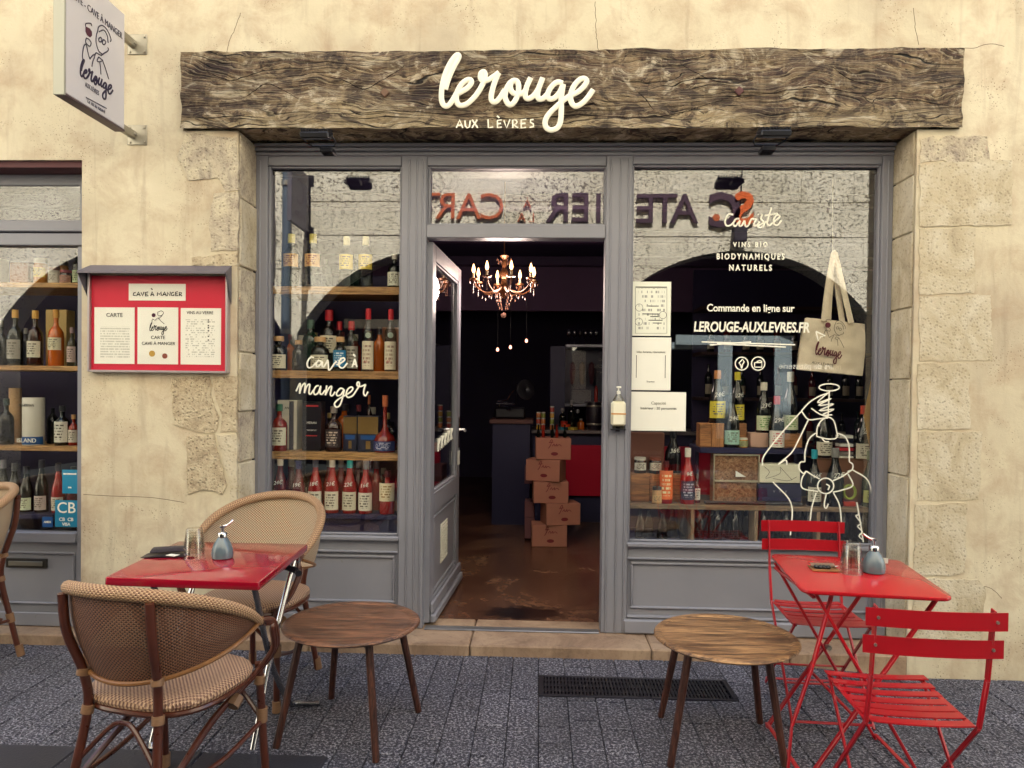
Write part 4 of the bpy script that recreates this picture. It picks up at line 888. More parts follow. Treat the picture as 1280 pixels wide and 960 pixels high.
for i, px in enumerate((460, 488)):
    b_ = lb(1, px, 459, 386+i, 15, 'bordeaux', 'clear', 'e0d6bc', 'c02430', ('red capped clear bottle with cream label numbered 65', 'red capped clear bottle with cream label numbered 60, last on the second shelf')[i], lz=(.03, .48), tc='a08878')
    x_, z_ = W(px-1, 452, YS+.05); text(('65', '60')[i], .022, mat('red_ink', 'b03a30', .6), b_, x_, z_, YS+.05-.037, 'label_text')
    x_, z_ = W(px, 419, YS+.03); MB().tube([(x_, YS+.035, z_), (x_, YS+.032, z_)], .017, 14).build('neck_tag', PAPER, b_)
lb(1, 474, 459, 409, 14, 'bordeaux', 'amber', None, '2a2430', 'slim amber bottle between the two numbered bottles', Y=YS+.16)
carton(478, 409, 500, 458, YS+.2, .1, mat('kraft', '8a5a44', .7), 'tan carton behind the last bottle on the second shelf', z=zsh[1])
CG = mat('carton_grey', '8c8480', .6); CW = mat('carton_white', 'c8c4b2', .6); CN = mat('carton_navy', '1c2038', .5); CK = mat('carton_black', '17131c', .35, coat=.3); GO = mat('gold_foil', 'a88850', .35, .7, var=.2); RD = mat('red_print', 'c03038', .5)
carton(335, 501, 345, 557, YS+.12, .09, CG, 'narrow grey carton at the left end of the third shelf', z=zsh[2], txt=(('MER', .16, .02),))
carton(346, 500, 371, 557, YS+.1, .1, CW, 'white gift carton with a navy side strip behind the first whisky', z=zsh[2], txt=(('AN', .16, .022),), band=((.02, 1, CN, .62, .84),))
carton(378, 502, 401, 559, YS+.045, .09, CK, 'black gift carton with red lines and white capitals', z=zsh[2], txt=(('MERAN', .43, .02), ('THOUROUT', .58, .012)), tm=WHITE, band=((.07, .1, RD, .2, .85), (.68, .7, RD, .2, .8)))
x_, z_ = W(395, 546, YS+.04); 
lb(2, 349, 559, 505, 20, 'spirit', 'cognac', 'd0cdb8', '2e6a50', 'amber whisky bottle with tall white label, first on the third shelf', lz=(.12, .5))
lb(2, 417, 560, 508, 21, 'spirit', 'brown', '2a1c20', '8a8078', 'dark whisky bottle with black label beside the black gift carton', lz=(.1, .5), tc='c8b8a8')
for i, (p, q) in enumerate(((429, 446), (447, 473))):
    t = carton(p, 520, q, 559, YS+.06-.02*i, .09, CN, ('smaller gold and navy carton left of the pair on the third shelf', 'wider gold and navy carton right of the pair on the third shelf')[i], z=zsh[2], band=((.02, .5, GO, .02, .98), (.7, .92, GO, .4, .62), (.54, .66, BLUE2, .15, .85)))
d_ = lb(2, 481, 561, 494, 28, 'decanter', 'cognac', '26366a', 'b8643c', 'round cognac decanter with tall neck and copper stopper', lz=(.03, .2), tc='c8c8d8')
lb(2, 461, 559, 494, 8, 'bordeaux', 'brown', None, 'a8603c', 'thin copper capped bottle behind the gold cartons', Y=YS+.22)
lb(2, 490, 559, 522, 14, 'squat', 'clear', None, None, 'clear decanter behind the cognac', Y=YS+.2)
DD = [(350, 571, 'deep', 'd6cfb8', 'd8d6c8', 'dark rosé bottle at the left end of the bottom shelf'), (373, 576, 'deep', None, '2c2a5a', 'dark rosé bottle with navy capsule behind the rattan chair'), (394, 573, 'rose', 'd8d4c0', '4a4a58', 'rosé bottle with grey capsule and tall cream label'), (415, 573, 'rose', 'dcd6c0', 'd6d2c4', 'rosé bottle with white capsule and wide cream label'), (437, 574, 'rose', 'd4ceb6', '2aa6a6', 'rosé bottle with turquoise capsule'), (457, 576, 'rose', 'ddd8c6', '8a8a90', 'rosé bottle with an ink blot label right of the turquoise one')]
for px, yt, gl_, la, cp, l_ in DD: lb(3, px, 637, yt, 18, 'burgundy', gl_, la, cp, l_, lz=(.06, .40), price={350: '24€', 373: '19€', 394: '18€', 415: '21€', 437: '22€', 457: '16€'}[px])
lb(3, 484, 638, 588, 20, 'spirit', 'rose', 'ddd2b0', '4a1c24', 'squarish rosé bottle with a drawing on its label at the right end', lz=(.3, .72), tc='8a6a30')
for i, (px, cp) in enumerate(((362, 'c8c6ba'), (424, 'b8b4a8'), (446, '7a7a86'), (468, '5a5662'), (497, '9a9a9a'))): lb(3, px+2, 634, 573+i, 16, 'burgundy', 'rose' if i % 2 else 'deep', None, cp, ('rear rosé bottle between the first and second', 'rear rosé bottle behind the white capsule one', 'rear rosé bottle behind the turquoise one', 'rear rosé bottle with slate capsule', 'rear rosé bottle at the window frame')[i], Y=YS+.18)
LED_FILL = mat('warm_led_fill', (1, .82, .62), .5, emit=.8)  # strips added to brighten the bottles; only the middle one has a seen source
for z_ in zsh:
    MB().box(P1[0]-.018, P1[1]+.018, YS-.0195, YS-.012, z_-.046, z_-.0325).build('shelf_lip', SHELF, LS); MB().box(P1[0]-.01, P1[1]+.01, YS+.0, YS+.012, z_-.037, z_-.0325).build('led_fill_strip', LED_FILL, LS)
PL = ['second shelf', 'third shelf', 'bottom shelf']
FK = [('bordeaux', 'dark'), ('spirit', 'brown'), ('burgundy', 'green'), ('squat', 'amber'), ('bordeaux', 'cognac'), ('spirit', 'clear'), ('burgundy', 'deep'), ('bordeaux', 'dark'), ('spirit', 'cognac')]
NB = 'first second third fourth fifth sixth seventh eighth ninth'.split()
for si, (yt0, pxs) in {1: (412, range(342, 496, 17)), 2: (508, range(340, 496, 18)), 3: (578, range(343, 496, 17))}.items():
    for i, px in enumerate(pxs):
        if i > 8: break
        kd, gg = FK[(i*2+si) % 9]; lb(si, px, (459, 559, 636)[si-1], yt0+random.randint(-4, 8), 15 if kd != 'squat' else 19, kd, gg if si < 3 else ('deep', 'rose', 'dark')[i % 3], ('b8b09a', '8a7c60', None, '9a4a3c', 'c8c4b4')[(i+si) % 5], ('7a2430', '2a2a34', 'a8905a', 'b8b4a8')[(i*3+si) % 4], f'{NB[i]} bottle from the left in the back row of the {PL[si-1]}', Y=YS+.27+.03*(i % 2), lz=(.1, .45))
# -------- neighbour shelving
NS = thing('neighbour_shelving', 'oak shelves of bottles in the far left shop window', 'shelving', (-3.2, .4, .2)); YN = .24
MB().box(n0, nr+.1, .8, .82, .1, 2.6).build('back_panel', INT, NS); MB().box(nr+.005, nr+.03, .2, .8, .1, 2.6).build('side_panel', NAVY, NS)
zn = [W(50, y_, YN)[1] for y_ in (353.5, 457, 557)]
for z_ in zn: MB().box(n0, nr, YN-.02, .6, z_-.03, z_-.001, .003).build('shelf', SHELF, NS)
zN4 = W(50, 640, YN+.05)[1]; MB().box(n0, nr, YN-.02, .7, zN4-.03, zN4-.001).build('shelf', NAVY, NS)
gN = 'bottles and jars in the far left shop window'
def nbt(sh, *a, **k):
    k.setdefault('Y', YN+.06); k['z'] = (zn+[zN4])[sh]; k['group'] = gN; return bottle(*a, **k)
carton(12, 328, 35, 352, YN+.08, .1, mat('kraft', '8a5a44', .7), 'tan carton on the highest shelf at the far left', z=zn[0]); carton(-40, 322, -4, 352, YN+.08, .1, CW, 'white carton beyond the tan one at the far left', z=zn[0])
nbt(0, 51, 351, 323, 16, 'jar', 'honey', 'c8b040', 'd8d8cc', 'honey jar with yellow label and white lid', lz=(.25, .62)); nbt(0, 68, 351, 334, 14, 'jar', 'white', 'd0ccc0', '6a3c30', 'white jar with brown lid beside the honey', lz=(.1, .6))
nbt(0, 83, 351, 338, 15, 'jar', 'brown', 'b08070', '8a2c34', 'low jar with dark red lid', lz=(.1, .6)); nbt(0, 80, 351, 326, 10, 'jar', 'honey', 'a89880', '28242c', 'tall narrow jar behind the red lidded one', Y=YN+.16); nbt(0, 96, 351, 312, 10, 'spirit', 'dark', 'b8c8a0', '2a2a30', 'dark bottle with green label on the highest shelf by the wall', lz=(.05, .4)); nbt(0, 39, 351, 335, 8, 'jar', 'brown', None, '28242c', 'tiny dark jar beside the tan carton', Y=YN+.12)
nbt(1, 19, 454, 387, 18, 'spirit', 'dark', '9a9488', 'c89a4a', 'dark rum bottle with grey label and gold cap', lz=(.12, .46)); nbt(1, 44, 454, 388, 18, 'spirit', 'brown', 'd0ccb8', 'c89a4a', 'brown rum bottle with white label and gold cap', lz=(.15, .44))
carton(57, 387, 83, 455, YN+.13, .08, mat('wooden_case', 'c0a468', .6), 'upright pale wooden bottle case', name='bottle_case', z=zn[1])
nbt(1, 70, 455, 387, 18, 'spirit', 'amber', 'cfc8a8', 'c08a3c', 'amber spirit bottle with round label before the wooden case', lz=(.28, .5)); nbt(1, 90, 455, 409, 12, 'spirit', 'clear', 'b8a098', '8a7070', 'small clear bottle at the right of the second far left shelf'); nbt(1, 32, 454, 410, 10, 'spirit', 'clear', None, '9a9a9a', 'clear bottle between the two rum bottles', Y=YN+.15); nbt(1, 2, 454, 400, 12, 'spirit', 'dark', None, '5a5a5a', 'dark bottle cut by the left edge of the photo')
nbt(2, 8, 554, 498, 17, 'spirit', 'black', None, '2a3a3a', 'matt black bottle on the third far left shelf'); nbt(2, 19, 554, 485, 14, 'canister', 'tan', None, None, 'tall tan canister behind the black bottle', Y=YN+.18, cat='canister')
c_ = nbt(2, 42, 554, 497, 25, 'canister', 'white', None, None, 'white whisky canister with blue base band', cat='canister', lz=(0, 1))
x_, z_ = W(42, 549, YN+.06); rr = 12.5*mpp(YN+.06)*1.012
MB().lathe([(rr, .004), (rr, .05)], 16, (x_, YN+.06, zn[2]), -pi, 0).build('base_band', BLUE2, c_); text('ISLAND', .035, WHITE, c_, x_, zn[2]+.028, YN+.06-rr-.002, 'label_text'); text('FISHERMAN', .022, INK, c_, x_, zn[2]+.235, YN+.06-rr-.002, 'label_text', wide=.8)
nbt(2, 66, 554, 503, 14, 'spirit', 'black', None, None, 'grey glass decanter behind the white canister', Y=YN+.16); nbt(2, 78, 554, 507, 18, 'spirit', 'dark', 'd2cec0', '1c1c22', 'dark bottle with large white label on the third far left shelf', lz=(.08, .6)); nbt(2, 92, 555, 518, 12, 'spirit', 'cognac', 'c8c0b0', 'c09058', 'small amber bottle with cork beside the wall')
for i, (px, gl_, la, cp) in enumerate(((4, 'dark', None, '8a8a90'), (18, 'dark', None, '5a5a60'), (33, 'dark', 'c8d0b0', '3a3a44'), (52, 'dark', 'b8a8a0', '3a3a44'), (73, 'rose', 'c8c4b0', '3a2a30'), (92, 'deep', None, '2a2a2e'))):
    nbt(3, px, 634, 575+(i % 3)*4, 16, 'burgundy', gl_, la, cp, ('dark wine bottle at the left photo edge on the lowest far left shelf', 'plain dark wine bottle second on the lowest far left shelf', 'dark wine bottle with pale green label on the lowest far left shelf', 'dark wine bottle with tan label on the lowest far left shelf', 'rosé bottle with white label left of the blue stickers', 'red bottle behind the blue stickers')[i], lz=(.05, .32))
# -------- right display window
RS = thing('display_cabinet', 'low oak compartment cabinet inside the right display window', 'cabinet', (1.2, .5, .58)); YR = .36
zc = W(940, 631, YR)[1]; zb_ = P2[2]+.002
MB().box(P2[0]-.01, P2[1]+.01, YR-.03, .75, zc-.03, zc-.001, .003).build('cabinet_top', m_wood('grey_oak', '9a8468', '7c6850', 0, .5), RS); MB().box(P2[0]-.01, P2[1]+.01, .73, .75, .45, zc-.031).build('back_panel', INT2, RS)
MB().box(P2[0]-.01, P2[1]+.01, YR-.03, .73, zb_-.05, zb_-.02).build('cabinet_floor', NAVY, RS)
for px in (864.5, 943.5, 1021):
    x_ = W(px, 650, YR)[0]; MB().box(x_-.011, x_+.011, YR-.028, .73, zb_-.02, zc-.031, .002).build('divider', m_wood('grey_oak2', 'a08a6c', '7c6850', 2, .5), RS)
# riser bench behind
zr = W(940, 559, YR+.1)[1]; xr0 = W(872, 560, YR+.1)[0]; xr1 = W(1006, 560, YR+.1)[0]
rb = thing('display_riser', 'dark raised bench carrying wine bottles and wooden blocks in the right window', 'stand', ((xr0+xr1)/2, YR+.2, zc))
MB().box(xr0, xr1, YR+.04, YR+.34, zr-.035, zr-.001, .004).build('riser_top', NAVY, rb)
for x_ in (xr0+.02, xr1-.02): MB().box(x_-.012, x_+.012, YR+.2, YR+.33, zc, zr-.035, .002).build('leg', NAVY, rb)
gR = 'bottles in the right display window'
def rbt(*a, **k):
    k.setdefault('Y', YR+.12); k.setdefault('group', gR); return bottle(*a, **k)
def block(px0, py0, px1, py1, Y, d, label, m=CRATE, z=None, name='wooden_block'):
    a = W(px0, py0, Y); c = W(px1, py1, Y); z0 = z if z is not None else c[1]; t = thing(name, label, 'block', ((a[0]+c[0])/2, Y+d/2, z0)); MB().box(a[0], c[0], Y, Y+d, z0, a[1], .003).build('block', m, t); return a[1]
zb1 = block(875, 529, 889, 558, YR+.06, .1, 'left half of the pair of wooden blocks on the riser', z=zr); block(889.6, 529, 905, 558, YR+.06, .1, 'right half of the pair of wooden blocks on the riser', z=zr, m=m_wood('crate_light', 'c48c54', '9c6a40', 2, .6))
rbt(896, 528, 463, 20, 'burgundy', 'dark', 'd8c83c', 'd08a50', 'dark bottle with yellow label standing on the wooden blocks', z=zb1, Y=YR+.11, lz=(.1, .42), tc='6a6a60', price='24€')
zb2 = block(923, 529, 933, 558, YR+.13, .08, 'narrow wooden block between the teal and yellow labelled bottles', z=zr)
rbt(921, 528, 465, 17, 'burgundy', 'dark', 'd8c83c', 'd8c838', 'dark bottle with yellow capsule and yellow label', z=zb2, Y=YR+.18, lz=(.06, .36), tc='6a6a60', price='22€')
rbt(914, 559, 492, 19, 'burgundy', 'dark', '9cc4b4', '14141c', 'dark bottle with pale teal label on the riser', z=zr, Y=YR+.08, lz=(.06, .32), price='24€')
rbt(929, 559, 547, 11, 'jar', 'honey', '8a9060', 'd0cebe', 'small jar with white lid beside the teal labelled bottle', z=zr, Y=YR+.07, cat='jar', lz=(.1, .7))
zb3 = block(938, 541, 960, 559, YR+.1, .1, 'pinkish carton block holding the green labelled bottle', z=zr, m=mat('pink_card', 'c09c88', .7))
rbt(954, 540, 478, 19, 'burgundy', 'dark', 'd0d8b4', 'dcd8c4', 'dark bottle with white and green label on the pinkish block', z=zb3, Y=YR+.15, lz=(.05, .34), tc='6a9a50', price='23€')
rbt(970, 559, 495, 19, 'burgundy', 'dark', 'd8d4c6', 'c02430', 'dark bottle with red capsule and white and red label', z=zr, Y=YR+.07, lz=(.02, .34), tc='b02a30', price='29€')
zb4 = block(979, 542, 1003, 560, YR+.1, .1, 'wooden block at the right end of the riser', z=zr)
rbt(987, 541, 465, 19, 'burgundy', 'dark', 'd0d8b4', 'dcd8c4', 'tall dark bottle with white capsule on the end block', z=zb4, Y=YR+.15, lz=(.06, .3), tc='6a9a50')
# left group
zg = block(789, 592, 812, 624, YR+.05, .12, 'left pine crate at the left of the right window', z=zc, name='wooden_crate'); block(812.5, 592, 851, 624, YR+.06, .13, 'right pine crate at the left of the right window', z=zc, m=m_wood('crate_mid', 'c08450', '9a6440', 0, .6), name='wooden_crate')
carton(789, 541, 830, 591, YR+.13, .12, mat('brown_card', '74493a', .7), 'brown wine carton standing on the pine crates', z=zg, txt=(('BOURGOGNE', .5, .03),), tm=mat('faded_print', '8a6456', .7))
rbt(800, 590, 571, 15, 'jar', 'brown', 'd6d4c6', 'd8d6c8', 'left of two dark jars with white labels on the crate', z=zg, Y=YR+.09, cat='jar', lz=(.2, .66)); rbt(819, 590, 571, 15, 'jar', 'brown', 'd8d6c6', '8a4a38', 'right of two dark jars with white labels on the crate', z=zg, Y=YR+.09, cat='jar', lz=(.2, .66))
rbt(841, 590, 539, 20, 'burgundy', 'black', None, '14141c', 'tall black bottle with chalk writing behind the rosé', z=zg, Y=YR+.15, price='36€')
rbt(832, 624, 576, 17, 'spirit', 'rose', 'e07038', '5a1c20', 'rosé bottle with orange and white label before the crate', Y=YR+.02, z=zc, lz=(.1, .78), tc='e8dcae')
rbt(859, 627, 560, 18, 'burgundy', 'rose', '2a2c48', 'd8d6c8', 'rosé bottle with navy label and white capsule', Y=YR+.01, z=zc, lz=(.08, .42), tc='b8b8c8', price='9€')
rbt(821, 625, 608, 12, 'jar', 'tan', 'c8a878', '3a3a3c', 'small tan jar in front of the crates', Y=YR-.005, z=zc, cat='jar'); rbt(870, 626, 592, 10, 'spirit', 'deep', 'd8d0c8', '3a1c20', 'small dark bottle behind the navy labelled rosé', Y=YR+.06, z=zc)
# framed case of corks
t = thing('cork_case', 'glass fronted display case filled with corks', 'display case', (W(920, 619, YR+.04)[0], YR+.06, zc)); a = W(893, 568, YR+.04); b = W(948, 619, YR+.04)
CORK = m_stone('packed_corks', 'b08c6c', '8c6448', '4c3428', 60, .8, .6)
MB().box(a[0], b[0], YR+.05, YR+.14, zc+.004, a[1], .002).build('cork_fill', CORK, t)
zm = W(920, 601.5, YR+.04)[1]; fm = MB()
for q in ((a[0]-.004, b[0]+.004, a[1]-.006, a[1]+.002), (a[0]-.004, b[0]+.004, zm-.006, zm+.006), (a[0]-.004, b[0]+.004, zc, zc+.008), (a[0]-.004, a[0]+.003, zc+.008, a[1]-.006), (b[0]-.003, b[0]+.004, zc+.008, a[1]-.006)): fm.box(q[0], q[1], YR+.035, YR+.05, q[2], q[3], .001)
fm.build('case_frame', mat('pale_trim', 'b0a890', .4, .4), t); c1 = W(924, 596, YR+.03)
MB().prism([(c1[0]-.02, c1[1]), (c1[0]+.04, c1[1]), (c1[0]-.02, c1[1]+.035)], YR+.03, YR+.034).build('price_card', PAPER, t)
t = carton(950, 580, 1000, 603, YR+.03, .1, mat('cream_card', 'dedcc4', .6), 'flat cream gift box with line drawings', z=W(975, 603.5, YR+.03)[1]); mb = MB(); strokes(mb, [[(955, 583), (962, 590), (957, 598), (975, 592), (975, 584), (979, 588), (990, 600)], [(966, 598), (985, 601), (996, 596)]], 0, 0, 1, YR+.028, .0012, True, 3, 5); mb.build('printed_drawing', INK, t)
carton(948, 605, 1002, 619, YR+.02, .14, NAVY, 'dark box with white marks under the cream gift box', z=zc+.02, txt=(('v   v   v', .4, .03),), tm=mat('faint_white', '8a8a94', .6))
t = thing('tray', 'long dark oval tray on the cabinet top', 'tray', (1.15, YR+.0, zc)); a = W(882, 622, YR); b = W(1003, 622, YR)
MB().tube([(a[0], YR+.0, zc+.008), (b[0], YR+.0, zc+.008), (b[0], YR+.03, zc+.008), (a[0], YR+.03, zc+.008)], .007, 6, closed=True).box(a[0], b[0], YR+.0, YR+.03, zc+.001, zc+.006).build('tray_body', BLACK, t)
# right group
rbt(1029, 572, 505, 20, 'burgundy', 'dark', 'd0ccb8', '4a4a50', 'dark bottle with white label behind the drawn figure', Y=YR+.2, lz=(.05, .3)); rbt(1080, 574, 507, 24, 'burgundy', 'dark', 'd2cfba', 'c84a34', 'large dark bottle with orange red capsule by the right window edge', Y=YR+.18, lz=(.02, .3), price='26€')
rbt(1017, 630, 562, 17, 'burgundy', 'dark', 'c8c6b4', '2aa0b0', 'dark bottle with turquoise capsule on the cabinet', Y=YR+.02, z=zc, lz=(.08, .34), price='16€'); rbt(1043, 632, 560, 21, 'burgundy', 'dark', None, '8a8a86', 'plain dark bottle with grey capsule behind the drawn belly', Y=YR+.02, z=zc, price='22€')
rbt(1087, 633, 564, 19, 'burgundy', 'green', 'a8b060', '5a6a48', 'olive capped bottle with green label at the right window edge', Y=YR+.02, z=zc, lz=(.08, .3), price='27€')
KR = mat('kraft_barrel', '8e6248', .7, var=.15); t = thing('kraft_stand', 'brown curved cardboard bottle stand behind the right hand bottles', 'stand', (W(1050, 600, YR+.12)[0], YR+.12, zc))
for a_, b_ in ((1020, 1040), (1046, 1082)):
    p0 = W(a_, 573, YR+.12); p1 = W(b_, 630, YR+.12); w2 = (p1[0]-p0[0]); c_ = (p0[0]+p1[0])/2; h_ = p0[1]-zc
    MB().prism([(p0[0], p0[1]), (p1[0], p0[1]), (p1[0]-w2*.1, p0[1]-h_*.5), (p1[0]-w2*.22, zc), (p0[0]+w2*.22, zc), (p0[0]+w2*.1, p0[1]-h_*.5)], YR+.1, YR+.14).build('stand_panel', KR, t)
MB().box(W(1018, 573, YR+.15)[0], W(1084, 573, YR+.15)[0], YR+.1, YR+.3, W(1050, 573, YR+.15)[1]-.006, W(1050, 573, YR+.15)[1]-.001).build('stand_top', KR, t)
t = thing('paper_stack', 'small stack of printed booklets on the cardboard stand', 'booklets', (W(1057, 565, YR+.2)[0], YR+.2, W(1057, 573, YR+.2)[1]))
for i in range(6):
    p0 = W(1049, 574-i*5.2, YR+.2); p1 = W(1066, 574-i*5.2, YR+.2); MB().box(p0[0], p1[0], YR+.19, YR+.26, p0[1]+.001, p0[1]+.02, .002).build('booklet', [PAPER, CG, RD, PAPER, CN, PAPER][i], t)
t = thing('ribbon_roll', 'round green ribbon roll on a red base beside the grey capped bottle', 'ribbon', (W(1060, 630, YR)[0], YR, zc)); x_, z_ = W(1062, 615, YR)
q = [(x_+.033*cos(2*pi*i/20), YR+.0, z_+.04*sin(2*pi*i/20)) for i in range(20)]; MB().tube(q, .008, 6, closed=True).build('ribbon_ring', mat('lime_ribbon', '9aa838', .5), t)
x0_ = W(1054, 628, YR)[0]; x1_ = W(1070, 628, YR)[0]; MB().box(x0_, x1_, YR-.01, YR+.03, zc+.001, zc+.028, .006).build('base', mat('orange_red', 'c04028', .5), t)
# compartments
for i, px in enumerate((800, 812, 828, 842, 855)):
    x_, z0_ = W(px, 674, YR+.06); zc0 = zb_-.019; t = thing('carafe', ('clear narrow carafe, leftmost in the cabinet compartment', 'clear narrow carafe, second in the compartment', 'clear narrow carafe, middle of the compartment', 'clear narrow carafe, fourth in the compartment', 'clear narrow carafe beside the divider')[i], 'carafe', (x_, YR+.06+.05*(i % 2), zc0), 0, 'clear carafes in the cabinet compartment')
    MB().lathe([(0, 0), (.03, 0), (.032, .01), (.028, .08), (.012, .13), (.01, .19), (.016, .2)], 12, (x_, YR+.06+.05*(i % 2), zc0)).build('glass', m_clear('carafe_glass', 'c8ccc8', .1), t)
ORD = 'first second third fourth fifth sixth seventh eighth ninth tenth eleventh'.split()
for cx0, cx1, nn, cc in ((868, 940, 9, '3c8a5c'), (948, 1016, 7, '2c7a8a'), (1026, 1092, 8, '2c8090')):
    for i in range(nn):
        px = cx0+6+(cx1-cx0-12)*i/(nn-1); Yb = YR+.05+.12*((i*2) % 3)/2; x_, _z = W(px, 660, Yb); zc0 = zb_-.019; hh = .19+.01*((i*7) % 3)
        t = thing('soda_bottle', ORD[i]+' from the left: '+['small dark bottle with green crown cap in the middle compartment', 'small dark bottle with blue crown cap behind the red chair back', 'small dark bottle with teal crown cap in the right compartment'][(868, 948, 1026).index(cx0)], 'bottle', (x_, Yb, zc0), 0, ['green capped small bottles', 'blue capped small bottles', 'teal capped small bottles'][(868, 948, 1026).index(cx0)])
        MB().lathe([(0, 0), (.028, 0), (.029, .01), (.029, hh*.55), (.02, hh*.72), (.011, hh*.82), (.011, hh*.97), (0, hh*.97)], 10, (x_, Yb, zc0)).build('body', GLS['dark'], t); MB().lathe([(0, hh*.955), (.0155, hh*.95), (.014, hh), (0, hh*1.01)], 10, (x_, Yb, zc0)).build('crown_cap', mat('crown_'+cc, cc, .4), t)
# tote bag
t = thing('tote_bag', 'cream canvas tote bag with printed drawing hanging in the right window', 'bag', (W(1038, 465, .33)[0], .33, W(1038, 465, .33)[1])); YT = .33
CANV = mat('canvas', 'dccfb6', .9, var=.15, vs=14, bump=.4, bs=300)
def bag(u, v):
    tx = 1008+u*(1081-1008); ty = 397+u*8; bx = 997+u*(1078-997); by = 462+u*8
    px = tx+(bx-tx)*v; py = ty+(by-ty)*v-2*sin(pi*u)*0; px += 4*sin(pi*v)*(u-.5)
    x_, z_ = W(px, py, YT); y_ = YT-.03*sin(pi*u)*(.3+.7*v)+.010*noise.noise(Vector((u*4, v*5, 1)))
    return (x_, y_, z_), (u, v)
mb = MB().grid(bag, 20, 20); mb.grid(lambda u, v: ((lambda p: (p[0][0], 2*YT+.02-p[0][1], p[0][2]))(bag(u, v)), (u, v)), 20, 20); mb.build('bag_body', CANV, t)
for a_, tp, b_ in (((1028, 402), (1041, 318), (1062, 404)), ((1036, 404), (1043, 330), (1054, 404))):
    mb = MB(); pts = smooth([(*a_, 0), ((a_[0]*1.1+tp[0]*.9)/2-1, (a_[1]+tp[1])/2, 0), (tp[0]-1, tp[1]+3, 0), (tp[0], tp[1], 0), (tp[0]+1.5, tp[1]+3, 0), ((b_[0]*1.05+tp[0]*.95)/2, (b_[1]+tp[1])/2, 0), (*b_, 0)], 4)
    mb.tube([(W(p.x, p.y, YT)[0], YT-.02 if a_[0] < 1030 else YT+.01, W(p.x, p.y, YT)[1]) for p in pts], .018, 6, flat=(0, 1, 0)); mb.build('strap', CANV, t)
BI = mat('bag_ink', '5a1224', .7); mb = MB(); bx0 = YT-.038
strokes(mb, [[((x_-121)/1056*125+614, (y_-106)/520*90+795+((x_-121)/1056)*22) for x_, y_ in st] for st in LER], 860, 220, 3.842, bx0, .0035, True, 4, 5); mb.build('printed_script', BI, t)
mb = MB(); strokes(mb, [[((x_-215)/180*105+652, (y_-148)/350*135+690) for x_, y_ in st] for st in WOMAN], 860, 220, 3.842, bx0, .0014, True, 3, 5); mb.build('printed_drawing', mat('grey_print', '4a4448', .7), t)
x_, z_ = W(860+672/3.842, 220+716/3.842, bx0); MB().tube([(x_, bx0-.001, z_), (x_, bx0+.001, z_)], .016, 12).build('printed_wine_glass', BI, t)
x_, z_ = W(1028, 451, bx0); text('AUX LÈVRES', .022, mat('grey_print', '4a4448', .7), t, *W(1028, 455, bx0), bx0, 'printed_text', rot=R(-8))
MB().tube([(W(1041, 319, YT)[0], YT, W(1041, 319, YT)[1]), (W(1041, 208, YT)[0], YT, W(1041, 208, YT)[1])], .0015, 5).build('hanging_wire', STEEL, t)
# yellow printed banner at right edge
YB = .4; t = tag(MB().prism([W(1094, 452, YB), W(1100, 452, YB), W(1100, 600, YB), W(1092, 585, YB), W(1080, 520, YB)], YB, YB+.006).build('banner', mat('yellow_banner', 'a87c20', .6, var=.3)), 'folded yellow fabric banner at the right edge of the window', 'banner')
# sanitizer bottle on the door post
YP = SF-.04; x_, zb0 = W(772.5, 537, YP); t = thing('sanitiser_bottle', 'white gel pump bottle in a holder on the right door post', 'pump bottle', (x_, YP, zb0))
r_ = 9*mpp(YP); MB().box(x_-r_, x_+r_, YP-.022, YP+.022, zb0+.02, zb0+.16, .012).build('label_sleeve', mat('gel_label', 'e6e2cc', .5), t)
MB().lathe([(r_*.8, .16), (r_*.75, .17), (r_*.35, .195), (r_*.3, .2)], 14, (x_, YP, zb0)).box(x_-r_*.8, x_+r_*.8, YP-.018, YP+.018, zb0+.002, zb0+.03, .006).build('bottle_body', m_clear('gel', 'd0ccb8', .1), t)
MB().lathe([(0, .2), (.011, .2), (.011, .215), (.004, .22), (.004, .235), (0, .235)], 10, (x_, YP, zb0)).box(x_-.012, x_+.012, YP-.03, YP+.008, zb0+.233, zb0+.243, .002).build('pump', WHITE, t)
MB().box(x_-.012, x_+.012, YP+.01, SF-.002, zb0-.012, zb0+.03, .002).box(x_-r_-.003, x_+r_+.003, YP-.025, YP+.03, zb0-.002, zb0+.004, .001).build('holder', BLACK, t)
MB().box(x_-r_*1.02, x_+r_*1.02, YP-.0228, YP-.0218, zb0+.085, zb0+.093).build('label_stripe', mat('orange_stripe', 'c89050', .5), t)

# ================================================================== INTERIOR
room = thing('shop_room', 'x', 'x'); del room['category']; room['kind'] = 'structure'; room['label'] = 'dark interior of the wine shop'
def m_floor():
    t = NT('worn_concrete_floor'); v = t.coord(); a = t.noise(v, 1.6, 7, .65, .6); b = t.noise(v, 22, 5, .7)
    c = t.ramp(a, [(.3, lin('3a2420')), (.5, lin('644434')), (.7, lin('8c6a50'))]); c = t.mix(t.ramp(b, [(.4, (.25,)*3), (.6, (0, 0, 0))]), c, lin('2a1c1e'))
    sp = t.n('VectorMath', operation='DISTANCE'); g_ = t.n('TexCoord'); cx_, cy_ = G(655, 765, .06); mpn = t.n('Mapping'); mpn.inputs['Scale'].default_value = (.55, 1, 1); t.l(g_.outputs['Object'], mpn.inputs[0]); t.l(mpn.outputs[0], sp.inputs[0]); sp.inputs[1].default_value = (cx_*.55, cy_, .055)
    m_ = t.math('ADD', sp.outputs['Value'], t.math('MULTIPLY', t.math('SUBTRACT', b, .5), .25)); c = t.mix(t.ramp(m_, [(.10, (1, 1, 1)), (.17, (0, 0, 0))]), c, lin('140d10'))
    t.col(c); t.rough(t.math('ADD', t.math('MULTIPLY', b, .04), .24)); t.bump(b, .03, .003); return t.m
